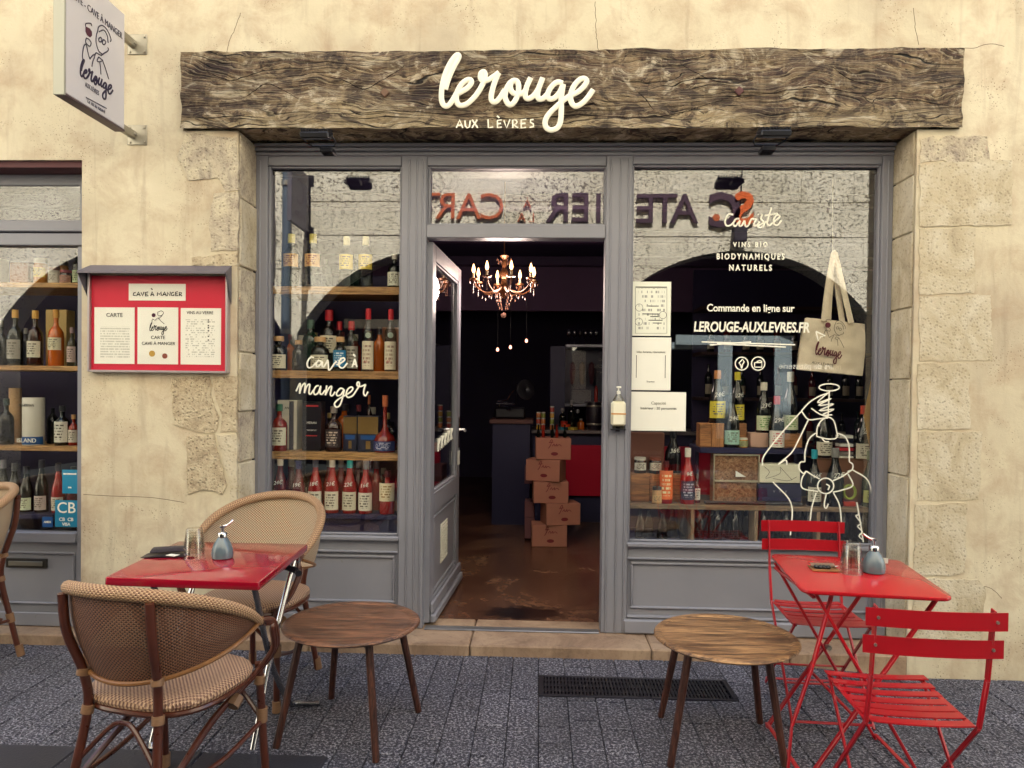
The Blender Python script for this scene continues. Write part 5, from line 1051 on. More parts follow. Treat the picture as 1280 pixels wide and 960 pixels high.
MB().box(-5, 4.5, .42, 7.5, -.05, .055).build('room_floor', m_floor(), room)
MB().box(-5, 4.5, .5, 7.5, 2.95, 3.0).build('ceiling', INT, room); 
MB().box(-5, 4.5, 7.3, 7.4, .05, 3).box(-5.05, -5, .5, 7.4, .05, 3).box(4.5, 4.55, .5, 7.4, .05, 3).build('room_wall', INT, room)
MB().box(-5, 4.5, .33, .5, 2.72, 3.05).build('head_beam', NAVY, room)
for i in range(4): MB().box(-5, 4.5, 1.7+i*1.3, 1.82+i*1.3, 2.84, 2.949, .01).build('ceiling_joist', INT2, room)
MB().box(-2.2, 4.4, 4.6, 4.7, 2.36, 2.949).build('bulkhead', mat('plum_bulkhead', '6a5070', .7, var=.1), room)
MB().box(-1.2, -1.18, .34, 1.0, .06, .07).build('floor_trim', NAVY, room)
# chandelier
cx_, cz_ = W(630, 352, 1.35); t = thing('chandelier', 'lit crystal chandelier with eight candle arms hanging inside the doorway', 'chandelier', (cx_, 1.35, cz_))
BRS = mat('old_brass', '8a5a3c', .35, .7, var=.3); CRY = mat('crystal', '8a6454', .05, spec=1, emit=0); FLM = mat('candle_bulb_glow', (1, .5, .2), .5, emit=1.6); CDL = mat('candle_sleeve', 'd8b890', .5)
mb = MB().lathe([(0, .19), (.035, .185), (.012, .16), (.02, .13), (.012, .1), (.028, .07), (.03, .04), (.015, .02), (.022, -.02), (.05, -.06), (.02, -.1), (.008, -.12), (0, -.125)], 14, (cx_, 1.35, cz_)); mb.build('stem', BRS, t)
MB().tube([(cx_, 1.35, cz_+.18), (cx_, 1.35, 2.94)], .004, 6).build('chain', BRS, t)
def drop(mb, x_, y_, z_, s_):
    mb.add([(x_, y_, z_+s_*1.3), (x_+s_*.6, y_, z_), (x_, y_+s_*.6, z_), (x_-s_*.6, y_, z_), (x_, y_-s_*.6, z_), (x_, y_, z_-s_*1.6)], [(0, 1, 2), (0, 2, 3), (0, 3, 4), (0, 4, 1), (5, 2, 1), (5, 3, 2), (5, 4, 3), (5, 1, 4)], None, False)
for i in range(8):
    q = 2*pi*(i+.35)/8; dx, dy = cos(q), sin(q); ra = .225
    pts = smooth([(cx_+dx*.02, 1.35+dy*.02, cz_-.03), (cx_+dx*.07, 1.35+dy*.07, cz_-.07), (cx_+dx*.14, 1.35+dy*.14, cz_-.085), (cx_+dx*.2, 1.35+dy*.2, cz_-.05), (cx_+dx*ra, 1.35+dy*ra, cz_+.0)], 5)
    ar = MB().tube(pts, .006, 6).lathe([(0, 0), (.03, .006), (.034, .016), (.012, .012), (0, .012)], 10, (cx_+dx*ra, 1.35+dy*ra, cz_-.004)).build('arm', BRS, t)
    MB().lathe([(0, .01), (.009, .01), (.009, .05), (0, .05)], 8, (cx_+dx*ra, 1.35+dy*ra, cz_)).build('candle_sleeve', CDL, ar)
    MB().lathe([(0, .05), (.008, .055), (.013, .07), (.010, .09), (.003, .115), (0, .118)], 8, (cx_+dx*ra, 1.35+dy*ra, cz_)).build('bulb', FLM, ar)
    mb = MB()
    for j in range(5): drop(mb, cx_+dx*(ra+.0)+.03*cos(j*1.26), 1.35+dy*ra+.03*sin(j*1.26), cz_-.015, .007)
    for j in range(3): drop(mb, cx_+dx*(.06+.05*j), 1.35+dy*(.06+.05*j), cz_-.1-.01*j, .008)
    for j in range(4): drop(mb, cx_+dx*ra, 1.35+dy*ra, cz_-.03-j*.018, .007)
    mb.build('crystal_drops', CRY, ar, kind='stuff')
mb = MB()
for j in range(4):
    for q in range(6): drop(mb, cx_+(.06-.01*j)*cos(q*1.05), 1.35+(.06-.01*j)*sin(q*1.05), cz_-.11-j*.028, .009)
for q in range(12): drop(mb, cx_+.05*cos(q*.52), 1.35+.05*sin(q*.52), cz_+.16-.01*(q % 3), .009)
mb.lathe([(0, -.022), (.016, -.016), (.022, 0), (.016, .016), (0, .022)], 12, (cx_, 1.35, cz_-.245)); mb.build('crystal_pendants', CRY, t, kind='stuff')
cl = bpy.data.lights.new('chandelier_glow', 'POINT'); cl.energy = 8; cl.shadow_soft_size = .16; cl.color = (1, .78, .68)
clo = bpy.data.objects.new('chandelier_glow', cl); COL.objects.link(clo); clo.parent = t; clo.location = (0, 0, -.05)
# pendant bulbs at the back
for i, (px, py) in enumerate(((622, 437), (638, 434), (658, 426))):
    x_, z_ = W(px, py, 4.2); t = thing('pendant_bulb', ('lit bare pendant bulb, left of three at the back', 'lit bare pendant bulb, middle of three at the back', 'lit bare pendant bulb, right of three at the back')[i], 'lamp', (x_, 4.2, z_), 0, 'pendant bulbs at the back of the shop')
    MB().lathe([(0, -.02), (.012, -.016), (.016, 0), (.008, .02), (0, .022)], 10, (x_, 4.2, z_)).build('bulb', mat('filament_glow', (1, .35, .22), .5, emit=1.2), t); MB().tube([(x_, 4.2, z_+.022), (x_, 4.2, 2.9)], .003, 5).build('cord', BLACK, t)
# stack of wine cartons
YK = 2.45; rows = [(551, 577, 669, 713, 2), (577, 604, 663, 702, -16), (604, 631, 666, 709, 4), (630, 656, 681, 720, 14), (655, 681, 664, 708, 2)]
KM = mat('carton_kraft_pink', 'a8705c', .75, var=.1); PR = mat('carton_print_red', '6e1420', .6); zt_ = .056
for i, (y0, y1, x0, x1, rot) in enumerate(rows[::-1]):
    cxx = (x0+x1)/2; x_ = W(cxx, y1, YK)[0]; hh = .192; t = thing('wine_carton', ('pale brown wine carton at the bottom of the stack in the doorway', 'wine carton second from the bottom of the stack, turned to the right', 'wine carton in the middle of the stack', 'wine carton second from the top of the stack, turned to the left', 'wine carton on top of the stack with small bottles on it')[i], 'box', (x_, YK+.1, zt_), R(rot), 'wine cartons stacked in the shop')
    MB().box(-.155, .155, -.11, .11, 0, hh-.002, .004).build('carton', KM, t, local=True)
    sc_ = .0002; mb = MB(); q = [[(-.035, .03), (-.02, .055), (-.01, .05), (-.03, .0), (-.045, -.02)], [(-.04, .03), (0, .035)], [(-.01, .0), (.005, .02), (.012, .0), (.03, .02), (.03, .0), (.05, .015), (.07, .0)]]
    for st in q: mb.tube([(p.x, -.1115, hh*.62+p.y) for p in smooth([(a, b, 0) for a, b in st], 4)], .0028, 5, flat=(0, 1, 0))
    mb.build('printed_script', PR, t, local=True); MB().lathe([(0, 0), (.032, 0), (.032, .001), (0, .001)], 16, M=Matrix.Translation((.01, -.1108, hh*.27)) @ Matrix.Rotation(pi/2, 4, 'X') @ Matrix.Diagonal((1, .5, 1, 1))).build('printed_oval', PR, t, local=True)
    zt_ += hh
for i, px in enumerate((673, 679, 690, 696, 706)):
    x_ = W(px, 545, YK+.03)[0]; r_ = .014; t = thing('miniature_bottle', ('miniature bottle, first from the left on the carton stack', 'miniature bottle, second on the carton stack', 'miniature bottle in the middle on the carton stack', 'miniature bottle, fourth on the carton stack', 'miniature bottle at the right on the carton stack')[i], 'bottle', (x_, YK+.03, zt_), 0, 'miniature bottles on the carton stack')
    MB().lathe([(0, 0), (r_, 0), (r_, .05), (.006, .075), (.006, .115), (0, .115)], 8, (x_, YK+.03, zt_)).build('body', GLS['cognac' if i % 2 else 'dark'], t)
# more cartons behind on the left of the stack
for i, (y0, y1) in enumerate(((583, 604), (626, 646), (646, 672))):
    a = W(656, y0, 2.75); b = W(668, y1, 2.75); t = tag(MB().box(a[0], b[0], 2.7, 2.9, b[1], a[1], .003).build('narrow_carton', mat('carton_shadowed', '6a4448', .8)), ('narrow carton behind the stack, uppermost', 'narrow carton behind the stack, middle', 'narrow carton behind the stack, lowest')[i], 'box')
# counter with red front
YC = 3.6; t = thing('counter', 'shop counter with dark top and glossy red front panel', 'counter', (1.0, YC+.3, .055)); a = W(664, 537, YC); b = W(760, 545, YC)
MB().box(a[0], a[0]+2.6, YC-.03, YC+.6, a[1]-.035, a[1], .004).build('counter_top', mat('counter_edge', '6c6464', .4), t)
r0 = W(712, 556, YC+.02); r1 = W(757, 620, YC+.02); MB().box(r0[0]-.2, r0[0]+2.0, YC+.0, YC+.04, r1[1], r0[1], .003).build('red_front', mat('red_counter_panel', 'b01030', .3, coat=.3), t); MB().box(a[0]+.02, a[0]+2.5, YC+.05, YC+.58, .056, a[1]-.036).build('counter_body', NAVY, t)
# left block with the slicer
t = thing('slicer_plinth', 'dark plinth with a wooden top under the chrome slicer', 'plinth', (-.2, 3.6, .055)); a = W(612, 524, 3.4); b = W(654, 530, 3.4)
MB().box(a[0], b[0]+.1, 3.4, 3.9, b[1], a[1], .004).build('plinth_top', mat('plinth_wood', '5c3a34', .6), t); MB().box(a[0]+.03, b[0]+.07, 3.43, 3.87, .056, b[1]-.001).build('plinth_body', NAVY, t)
t = thing('meat_slicer', 'black and chrome hand cranked meat slicer on the plinth', 'slicer', (W(640, 524, 3.5)[0], 3.6, a[1])); x_, z_ = W(636, 522, 3.5); z_ = a[1]
MB().box(x_-.15, x_+.17, 3.5, 3.72, z_+.001, z_+.12, .02).build('slicer_base', BLACK, t); xb, zb0 = W(657, 487, 3.5)
bl_ = MB().lathe([(0, 0), (.03, .012), (.1, .006), (.105, 0), (.1, -.006), (.03, -.004), (0, 0)], 32, M=Matrix.Translation((xb, 3.56, zb0)) @ Matrix.Rotation(R(82), 4, 'X') @ Matrix.Rotation(R(30), 4, 'Y')).build('blade', mat('slicer_steel', '8a8a94', .32, 1), t)
MB().box(x_-.13, x_+.06, 3.48, 3.62, z_+.15, z_+.165, .003).tube([(x_-.12, 3.5, z_+.18), (x_-.02, 3.5, z_+.2), (x_+.02, 3.5, z_+.27), (x_+.05, 3.5, z_+.3)], .01, 6).tube([(x_+.07, 3.5, z_+.16), (x_+.07, 3.5, z_+.36)], .006, 6).tube([(x_-.1, 3.5, z_+.12), (x_-.1, 3.5, z_+.15)], .012, 8).lathe([(0, -.02), (.03, 0), (0, .03)], 12, (x_-.0, 3.48, z_+.1)).build('carriage', CHROME, t)
# glass fridge at the right
YF = 4.0; t = thing('drinks_fridge', 'dark cabinet with glass doors, ham hooks and small glasses on top', 'fridge', (W(720, 500, YF)[0], YF+.2, 1.0)); a = W(688, 430, YF); b = W(752, 505, YF); c = W(707, 430, YF)
MB().box(a[0], c[0], YF, YF+.4, .9, a[1]-.02, .004).build('side_cabinet', NAVY, t); MB().box(c[0], b[0]+.3, YF, YF+.4, a[1]-.03, a[1], .003).box(c[0], b[0]+.3, YF, YF+.4, b[1]-.03, b[1], .003).build('cabinet_edges', mat('fridge_edge', '8a8a94', .3, .5), t)
MB().box(c[0], b[0]+.3, YF+.35, YF+.4, b[1], a[1]-.03).build('cabinet_back', mat('fridge_back', '484858', .4), t); MB().box(c[0], b[0]+.3, YF+.01, YF+.014, b[1], a[1]-.031).build('glass_door', GLASS, t)
for px, cc in ((716, '6a3038'), (728, '8a7a6a'), (740, '5a2c34')):
    p = W(px, 452, YF+.15); MB().lathe([(0, 0), (.03, -.03), (.035, -.12), (.02, -.24), (0, -.26)], 10, (p[0], YF+.2, p[1])).build('hanging_ham', mat('ham_'+cc, cc, .5), t)
x_, z_ = W(745, 498, YF+.1); MB().lathe([(0, 0), (.02, 0), (.02, .15), (.01, .2), (0, .2)], 10, (x_, YF+.1, b[1])).build('red_bottle', mat('red_glass', 'b02c20', .2), t)
for i in range(6):
    x_ = c[0]+.04+.06*i; t2 = thing('stem_glass', ORD[i]+' stemmed glass from the left on top of the dark cabinet', 'glass', (x_, YF+.1, a[1]), 0, 'stemmed glasses on the cabinet'); MB().lathe([(.025, 0), (.004, .005), (.004, .07), (.028, .1), (.03, .14), (.024, .17)], 12, (x_, YF+.1, a[1])).build('glass', m_clear('stem_glass', 'c8c8d0', .1), t2)
# jars, tins and bottles on the counter
ct = W(664, 537, YC)[1]
JC = ['c89a3c', 'b84a3c', 'c8783c', '8a9a40', '3c7a8a', 'c84a28', 'd8a848']
n_ = 0
for i, px in enumerate((673, 679, 690)):
    for j in range(3 if i < 2 else 4):
        x_ = W(px, 530, YC+.05)[0]; zz = ct+j*.062; t = thing('preserve_jar', f'small preserve jar with {("amber","red","orange","green")[(i+j)%4]} contents in the {("left","middle","right")[i]} column on the counter, {("lowest","second","third","fourth")[j]} up', 'jar', (x_, YC+.08, zz), 0, 'preserve jars stacked on the counter')
        MB().lathe([(0, 0), (.022, 0), (.023, .04), (.02, .045), (0, .045)], 10, (x_, YC+.08, zz)).build('glass', mat('preserve'+str((i+j) % 4), JC[(i+j) % 4], .3), t); MB().lathe([(0, .045), (.022, .045), (.022, .058), (0, .058)], 10, (x_, YC+.08, zz)).build('lid', mat('jar_lid_white', 'c8c6bc', .4), t)
for i, (px, cc, r_, h_) in enumerate(((703, '3c7a8a', .05, .03), (707, 'c84a28', .05, .03), (716, 'b8a040', .05, .03), (705, 'c03828', .035, .03))):
    x_ = W(px, 533, YC+.05)[0]; zz = ct+(.031 if i == 1 else .062 if i == 3 else 0); tag(MB().lathe([(0, 0), (r_, 0), (r_, h_*.95), (0, h_*.95)], 16, (x_, YC+.06, zz)).build('food_tin', mat('tin_'+cc, cc, .35, .3)), ('flat blue food tin on the counter', 'flat orange food tin on the blue one', 'flat yellow food tin on the counter', 'small red food tin on top of the pile')[i], 'tin')
for i, (px, yt, gl_) in enumerate(((714, 500, 'dark'), (722, 512, 'clear'), (703, 510, 'dark'), (726, 523, 'amber'))): bottle(px, 536, yt, 9, 'bordeaux', gl_, None, '8a8a8a', ('tall dark bottle on the counter', 'slender clear bottle on the counter', 'short dark bottle on the counter behind the tins', 'small amber bottle on the counter by the barrel')[i], Y=YC+.15, z=ct)
x_ = W(743, 530, YC+.1)[0]; t = thing('vinegar_barrel', 'small dark barrel standing on the counter', 'barrel', (x_, YC+.15, ct)); MB().lathe([(0, 0), (.07, 0), (.085, .08), (.09, .15), (.085, .22), (.07, .29), (0, .29)], 18, (x_, YC+.15, ct)).build('barrel_body', mat('barrel_dark', '1c1420', .5), t)
for z2 in (.05, .24): MB().lathe([(.084, z2), (.088, z2+.01), (.086, z2+.02)], 18, (x_, YC+.15, ct)).build('hoop', STEEL, t)
# back shelving seen dimly through the right window
t = thing('wine_rack', 'tall dark rack of wine bottles along the right hand interior wall', 'rack', (2.5, 3.4, .055))
for z_ in (.9, 1.35, 1.8, 2.25): MB().box(1.6, 3.6, 3.3, 3.7, z_, z_+.03).build('rack_shelf', mat('rack_wood', '3c2420', .6), t)
MB().box(1.6, 3.6, 3.7, 3.75, .056, 2.7).build('rack_back', INT, t)
for z_ in (.93, 1.38, 1.83):
    for i in range(11):
        x_ = 1.72+i*.165+random.uniform(-.02, .02); hh = random.uniform(.28, .33); c_ = random.choice(('dark', 'green', 'deep', 'dark')); b_ = thing('wine_bottle', ORD[i]+' bottle from the left on the '+{.93: 'lowest', 1.38: 'middle', 1.83: 'highest'}[z_]+' shelf of the interior rack', 'bottle', (x_, 3.42, z_), 0, 'bottles on the interior rack')
        MB().lathe([(q*.037, s_*hh) for q, s_ in BOT['bordeaux']], 10, (x_, 3.42, z_)).build('body', GLS[c_], b_); MB().lathe([(.038, .1*hh), (.038, .4*hh)], 8, (x_, 3.42, z_), -pi/2-1.1, -pi/2+1.1).build('label', mat('rack_label', 'a8a088', .6), b_)

# ================================================================== FURNITURE
CANE = mat('dark_cane', '54281a', .3, var=.35, vs=14, coat=.3); CANEL = mat('light_cane_wrap', '8a684c', .45, var=.3, vs=60, stretch=(1, 1, 8)); RIMC = mat('tan_cane', '8c6038', .35, var=.3, vs=20)
WV_OUT = m_weave('woven_back_cane', '8e5f44', '2a120c', .0155, .30); WV_IN = m_weave('woven_cream_cane', 'e4d2b4', '84583c', .014, .0); WV_RIM = m_weave('woven_rim', 'd4b088', '7a4c34', .013, 0); WV_SEAT = m_weave('woven_seat', 'cca888', '5e382e', .0145, 0)
def rattan_chair(label, loc, rz, outer=WV_OUT, rimz=.885):
    t = thing('rattan_armchair', label, 'chair', loc, rz, 'rattan bistro armchairs')
    def rim(a):      # a in -1..1 round the back; returns point on the top rim
        q = -pi/2+a*R(112); f_ = abs(a)**2.2; zt = rimz-.21*f_*(rimz/.875)**2; r_ = .292-.03*(1-abs(a))
        return Vector((r_*1.02*cos(q), r_*sin(q)*(1.0)+.0-(.035 if True else 0)*(1-abs(a)), zt))
    def low(a):
        q = -pi/2+a*R(112); f_ = abs(a)**1.9; zb = .53+.125*f_; r_ = .225+.065*abs(a)**2
        return Vector((r_*1.02*cos(q), r_*sin(q), zb))
    def sh(u, v):
        a = u*2-1; a *= .985; p = low(a).lerp(rim(a), v); bul = .016*sin(pi*v)*(1-abs(a)**3); d = Vector((p.x, p.y, 0)).normalized()
        p = p+d*bul; return tuple(p), (u*1.15, v*.37*(1-abs(a)**3*.6))
    MB().grid(sh, 56, 16).build('back_shell', outer, t, local=True)
    rp = [rim(a/20) for a in range(-20, 21)]; MB().tube(rp, [.012+.010*(1-abs(a/20)**6) for a in range(-20, 21)], 10).build('back_rim', WV_RIM, t, local=True)
    MB().tube([low(a/20)+Vector((low(a/20).x, low(a/20).y, 0)).normalized()*.008 for a in range(-20, 21)], .0075, 8).build('lower_rim', RIMC, t, local=True)
    # seat pad
    def out(q, sx, sy, pw=3.0): c, s_ = cos(q), sin(q); k = (abs(c)**pw+abs(s_)**pw)**(-1/pw); return sx*c*k, sy*s_*k
    mb = MB(); n = 36; P = [(0, .012), (.6, .012), (.9, .008), (.98, -.002), (1.0, -.014), (.98, -.026), (0, -.028)]; vs = []; uv = []
    for i in range(n):
        x_, y_ = out(2*pi*i/n, .232, .222)
        for r_, z_ in P: vs.append((x_*r_, y_*r_+.02, .462+z_)); uv.append((x_*r_, y_*r_))
    k = len(P); mb.add(vs, [(i*k+j, ((i+1) % n)*k+j, ((i+1) % n)*k+j+1, i*k+j+1) for i in range(n) for j in range(k-1)], uv); mb.build('seat', WV_SEAT, t, local=True)
    MB().tube([(out(2*pi*i/n, .222, .212)[0], out(2*pi*i/n, .222, .212)[1]+.02, .425) for i in range(n)], .011, 8, closed=True).build('seat_ring', CANE, t, local=True)
    rl = {}
    for s_ in (-1, 1):
        a = .30*s_; top = rim(a); d = Vector((top.x, top.y, 0)).normalized()
        p = [top+d*.02+Vector((0, 0, -.015)), low(a).lerp(rim(a), .5)+d*.038, low(a)+d*.022, Vector((.135*s_, -.20, .42)), Vector((.16*s_, -.235, .2)), Vector((.18*s_, -.27, .003))]
        rl[s_] = p; lg = MB().tube(smooth(p, 5), .0145, 10).build('rear_leg', CANE, t, local=True)
        for q, h_ in ((p[2], .018), (p[3], .022), (p[4]+(p[3]-p[4])*.05, .04), (p[5]+Vector((0, 0, .03)), .05)):
            dr = (p[3]-p[4]).normalized(); MB().tube([q-dr*h_*.6, q+dr*h_*.6], .0195, 10).build('cane_wrap', CANEL, lg, local=True)
        # arm: a bundle of bent canes from the end of the rim to the front leg
        e = rim(s_*1.0); ft = Vector((.205*s_, .19, .43))
        am = MB()
        for o in (-.011, 0, .011):
            ap = smooth([e+Vector((o*s_*.4, 0, o*.6)), e+Vector((.012*s_, .05, -.012+o*.5)), Vector((.292*s_, .165+o, .60)), Vector((.27*s_, .20+o, .52)), ft+Vector((0, o, 0)), Vector((.16*s_, .02+o, .33)), Vector((.165*s_, -.19, .21))], 5)
            am.tube(ap, .0095, 7)
        am.build('arm', CANE, t, local=True)
        fl = MB().tube([ft+Vector((0, .012, .03)), Vector((.215*s_, .215, .2)), Vector((.222*s_, .23, .003))], .0145, 10).build('front_leg', CANE, t, local=True)
        for q, h_ in ((Vector((.207*s_, .203, .40)), .03), (Vector((.213*s_, .212, .27)), .05), (Vector((.222*s_, .229, .03)), .05)): MB().tube([q-Vector((0, 0, h_/2)), q+Vector((0, 0, h_/2))], .0195, 10).build('cane_wrap', CANEL, fl, local=True)
        MB().tube([Vector((.18*s_, .1, .36))-Vector((0, .015, .012)), Vector((.18*s_, .1, .36))+Vector((0, .015, .012))], .026, 8).build('cane_wrap', CANEL, fl, local=True)
        MB().tube(smooth([(.215*s_, .21, .25), (.2*s_, 0, .2), (.165*s_, -.235, .2)], 6), .009, 7).build('stretcher', CANE, t, local=True)
    for q in ([(-.155, -.22, .26), (-.05, -.2, .37), (0, -.195, .39), (.05, -.2, .37), (.155, -.22, .26)], [(-.21, .21, .26), (-.08, .21, .38), (.08, .21, .38), (.21, .21, .26)]): MB().tube(smooth(q, 6), .008, 7).build('brace', CANE, t, local=True)
    return t
rattan_chair('cane armchair seen from behind in front of the red laminate table', (-1.235, -1.505, 0), R(-14), WV_OUT, .83)
rattan_chair('cane armchair behind the red laminate table, facing the street', (-1.33, -.50, 0), R(172), WV_IN)
rattan_chair('cane armchair cut by the left edge of the photo', (-3.02, -.33, 0), R(150), WV_IN)

# left table
t = thing('laminate_table', 'square glossy red table on folding chrome legs', 'table', (-1.3, -1.02, 0)); zt_ = .74
c = [G(130, 722, zt_), G(324, 728, zt_), G(385, 680, zt_), G(223, 676.5, zt_)]
def rounded(c, r_, n=5):
    out = []; m = len(c)
    for i in range(m):
        p = Vector((*c[i], 0)); a = Vector((*c[i-1], 0)); b = Vector((*c[(i+1) % m], 0)); u = (a-p).normalized(); v = (b-p).normalized(); s_ = p+u*r_; e = p+v*r_
        for k in range(n+1):
            q = k/n; out.append(tuple((s_*(1-q)**2+p*2*q*(1-q)+e*q*q)[:2]))
    return out
def tabletop(c, r_, z1, th, m, parent, edge=.004, name='tabletop'):
    mb = MB(); P = rounded(c, r_); cen = Vector((sum(p[0] for p in P)/len(P), sum(p[1] for p in P)/len(P))); n = len(P); vs = []
    for dz, ins in ((0, edge), (-edge*.3, edge*.3), (-edge, 0), (-th+edge, 0), (-th, edge)):
        for p in P:
            d = (cen-Vector(p)).normalized(); vs.append((p[0]+d.x*ins, p[1]+d.y*ins, z1+dz))
    fs = [tuple(range(n)), tuple(range(5*n-1, 4*n-1, -1))]+[(j*n+(i+1) % n, j*n+i, (j+1)*n+i, (j+1)*n+(i+1) % n) for j in range(4) for i in range(n)]
    mb.add(vs, fs, None, True); return mb.build(name, m, parent)
tabletop(c, .012, zt_, .03, REDT, t)
for xx in (-1.09, -1.5):
    MB().tube(smooth([(xx+.04, -.80, .70), (xx, -.95, .36), (xx-.02, -1.10, .012)], 6), .012, 10).build('leg', CHROME, t)
    MB().tube(smooth([(xx-.04, -1.16, .70), (xx-.035, -1.07, .66), (xx-.02, -.92, .3), (xx+.0, -.75, .05), (xx+.02, -.69, .018), (xx+.12, -.685, .016)], 6), .012, 10).build('leg', mat('brushed_chrome', '8c8c92', .25, .9), t)
for q in ([(-1.52, -1.10, .02), (-1.5, -1.14, .02), (-1.42, -1.15, .02)], [(-1.5, -.8, .69), (-1.03, -.8, .69)], [(-1.5, -1.16, .69), (-1.1, -1.16, .69)]): MB().tube(q, .012, 8).build('cross_bar', CHROME, t)
MB().tube([(-1.15, -.84, .695), (-1.02, -.86, .66), (-1.0, -.9, .66)], .014, 8).box(-1.5, -1.05, -.84, -.81, .697, .709).build('fixing_rail', BLACK, t); MB().box(-1.5, -1.05, -1.18, -1.15, .697, .709).build('fixing_rail', BLACK, t)

# round stools / side tables
def stool(label, px, py, rz, legs, tilt=0, m=TEAKL):
    z_ = .455; x_, y_ = G(px, py, z_); t = thing('wooden_stool', label, 'stool', (x_, y_, 0), 0, 'low round wooden stools')
    MB().lathe([(0, 0), (.235, 0), (.25, -.001), (.258, .003), (.278, .004), (.284, 0), (.286, -.006), (.276, -.014), (.2, -.024), (0, -.024)], 48, M=Matrix.Translation((0, 0, z_)) @ Matrix.Rotation(rz, 4, 'Z')).build('stool_top', m, t, local=True)
    for lx, ly in legs:
        d = Vector((lx-x_, ly-y_, 0)); tp = d*.70; tp.z = z_-.03; MB().tube([tp, d+Vector((0, 0, .002))], [.0165, .0145], 8).build('leg', LEGW, t, local=True)
    a = [Vector(((lx-x_)*.68, (ly-y_)*.68, z_-.034)) for lx, ly in legs]
    MB().bar(a[0], a[2], .03, .022).bar(a[1]-Vector((0, 0, .0005)), a[3]-Vector((0, 0, .0005)), .03, .021).build('cross_rail', LEGW, t, local=True); return t
stool('round brown wooden stool beside the rattan chairs, left of the doorway', 440, 777, R(20), [G(345, 935), G(414, 873), G(523, 890), G(470, 953)])
stool('round weathered wooden stool right of the doorway beside the red metal chairs', 907, 795, R(-28), [G(826, 896), G(950, 904), G(981, 958), G(838, 959)], m=m_wood('stool_top_weathered', 'bd9264', '4e3020', 0, .5, .8))

# red metal bistro chairs
def bistro_chair(label, loc, rz):
    t = thing('folding_chair', label, 'chair', loc, rz, 'red folding bistro chairs'); t.scale = (.89, 1, 1)
    for i in range(7):      # seat slats
        y_ = -.17+i*.057; z_ = .452-.012*sin(pi*i/6)-(.006 if i == 0 else 0)
        hw = .19-.006*(6-i)*.6; mb = MB(); n = 8
        for k in range(n):
            a = -hw+2*hw*k/n; b = -hw+2*hw*(k+1)/n; za = z_-.006*(1-(a/hw)**2); zb = z_-.006*(1-(b/hw)**2)
            mb.add([(a, y_-.019, za), (a, y_+.019, za), (b, y_+.019, zb), (b, y_-.019, zb), (a, y_-.019, za-.004), (a, y_+.019, za-.004), (b, y_+.019, zb-.004), (b, y_-.019, zb-.004)], [(0, 3, 2, 1), (4, 5, 6, 7), (0, 4, 7, 3), (1, 2, 6, 5), (0, 1, 5, 4), (3, 7, 6, 2)], None, True)
        mb.build('seat_slat', REDM, t, local=True)
    for z_, yy in ((.787, -.262), (.70, -.243)):
        mb = MB(); n = 12; hw = .222
        for k in range(n):
            a = -hw+2*hw*k/n; b = -hw+2*hw*(k+1)/n; ya = yy-.018*(1-(a/hw)**2)*1; yb = yy-.018*(1-(b/hw)**2)
            mb.add([(a, ya, z_-.027), (b, yb, z_-.027), (b, yb, z_+.027), (a, ya, z_+.027), (a, ya+.003, z_-.027), (b, yb+.003, z_-.027), (b, yb+.003, z_+.027), (a, ya+.003, z_+.027)], [(0, 1, 2, 3), (7, 6, 5, 4), (3, 2, 6, 7), (0, 4, 5, 1), (0, 3, 7, 4), (1, 5, 6, 2)], None, True)
        b_ = mb.build('back_slat', REDM, t, local=True)
        MB().tube([(-.185, yy-.011, z_), (-.185, yy-.006, z_)], .005, 8).tube([(.185, yy-.011, z_), (.185, yy-.006, z_)], .005, 8).build('rivet', STEEL, b_, local=True)
    for s_ in (-1, 1):
        x_ = .185*s_
        MB().bar((x_, -.249, .818), (x_, -.222, .60), .006, .026, up=(0, 1, 0))  .bar((x_, -.222, .60), (x_*.99, -.185, .44), .012, .018, up=(0, 1, 0)).bar((x_*.99, -.185, .44), (x_*1.02, .2, .012), .011, .016, up=(0, 1, 0)).build('back_leg', REDM, t, local=True)
        MB().bar((x_*.96, .17, .44), (x_*.98, -.27, .012), .009, .015, up=(0, 1, 0)).build('front_leg', REDM, t, local=True)
        MB().bar((x_*.93, -.175, .437), (x_*.95, .175, .437), .005, .018, up=(0, 1, 0)).build('seat_rail', REDM, t, local=True)
    for y_, z_ in ((.195, .03), (-.26, .035)): MB().bar((-.183, y_, z_), (.183, y_, z_), .02, .004).build('foot_bar', REDM, t, local=True)
    for y_, z_ in ((.075, .15), (-.12, .16)): MB().tube([(-.18, y_, z_), (.18, y_, z_)], .005, 6).build('cross_rod', REDM, t, local=True)
    return t
bistro_chair('red slatted folding chair nearest the camera, seen from behind', (1.19, -1.475, gz(1.2)-.0), R(-4))
bistro_chair('red slatted folding chair against the shopfront behind the red metal table', (1.285, -.575, gz(1.2)), R(177))

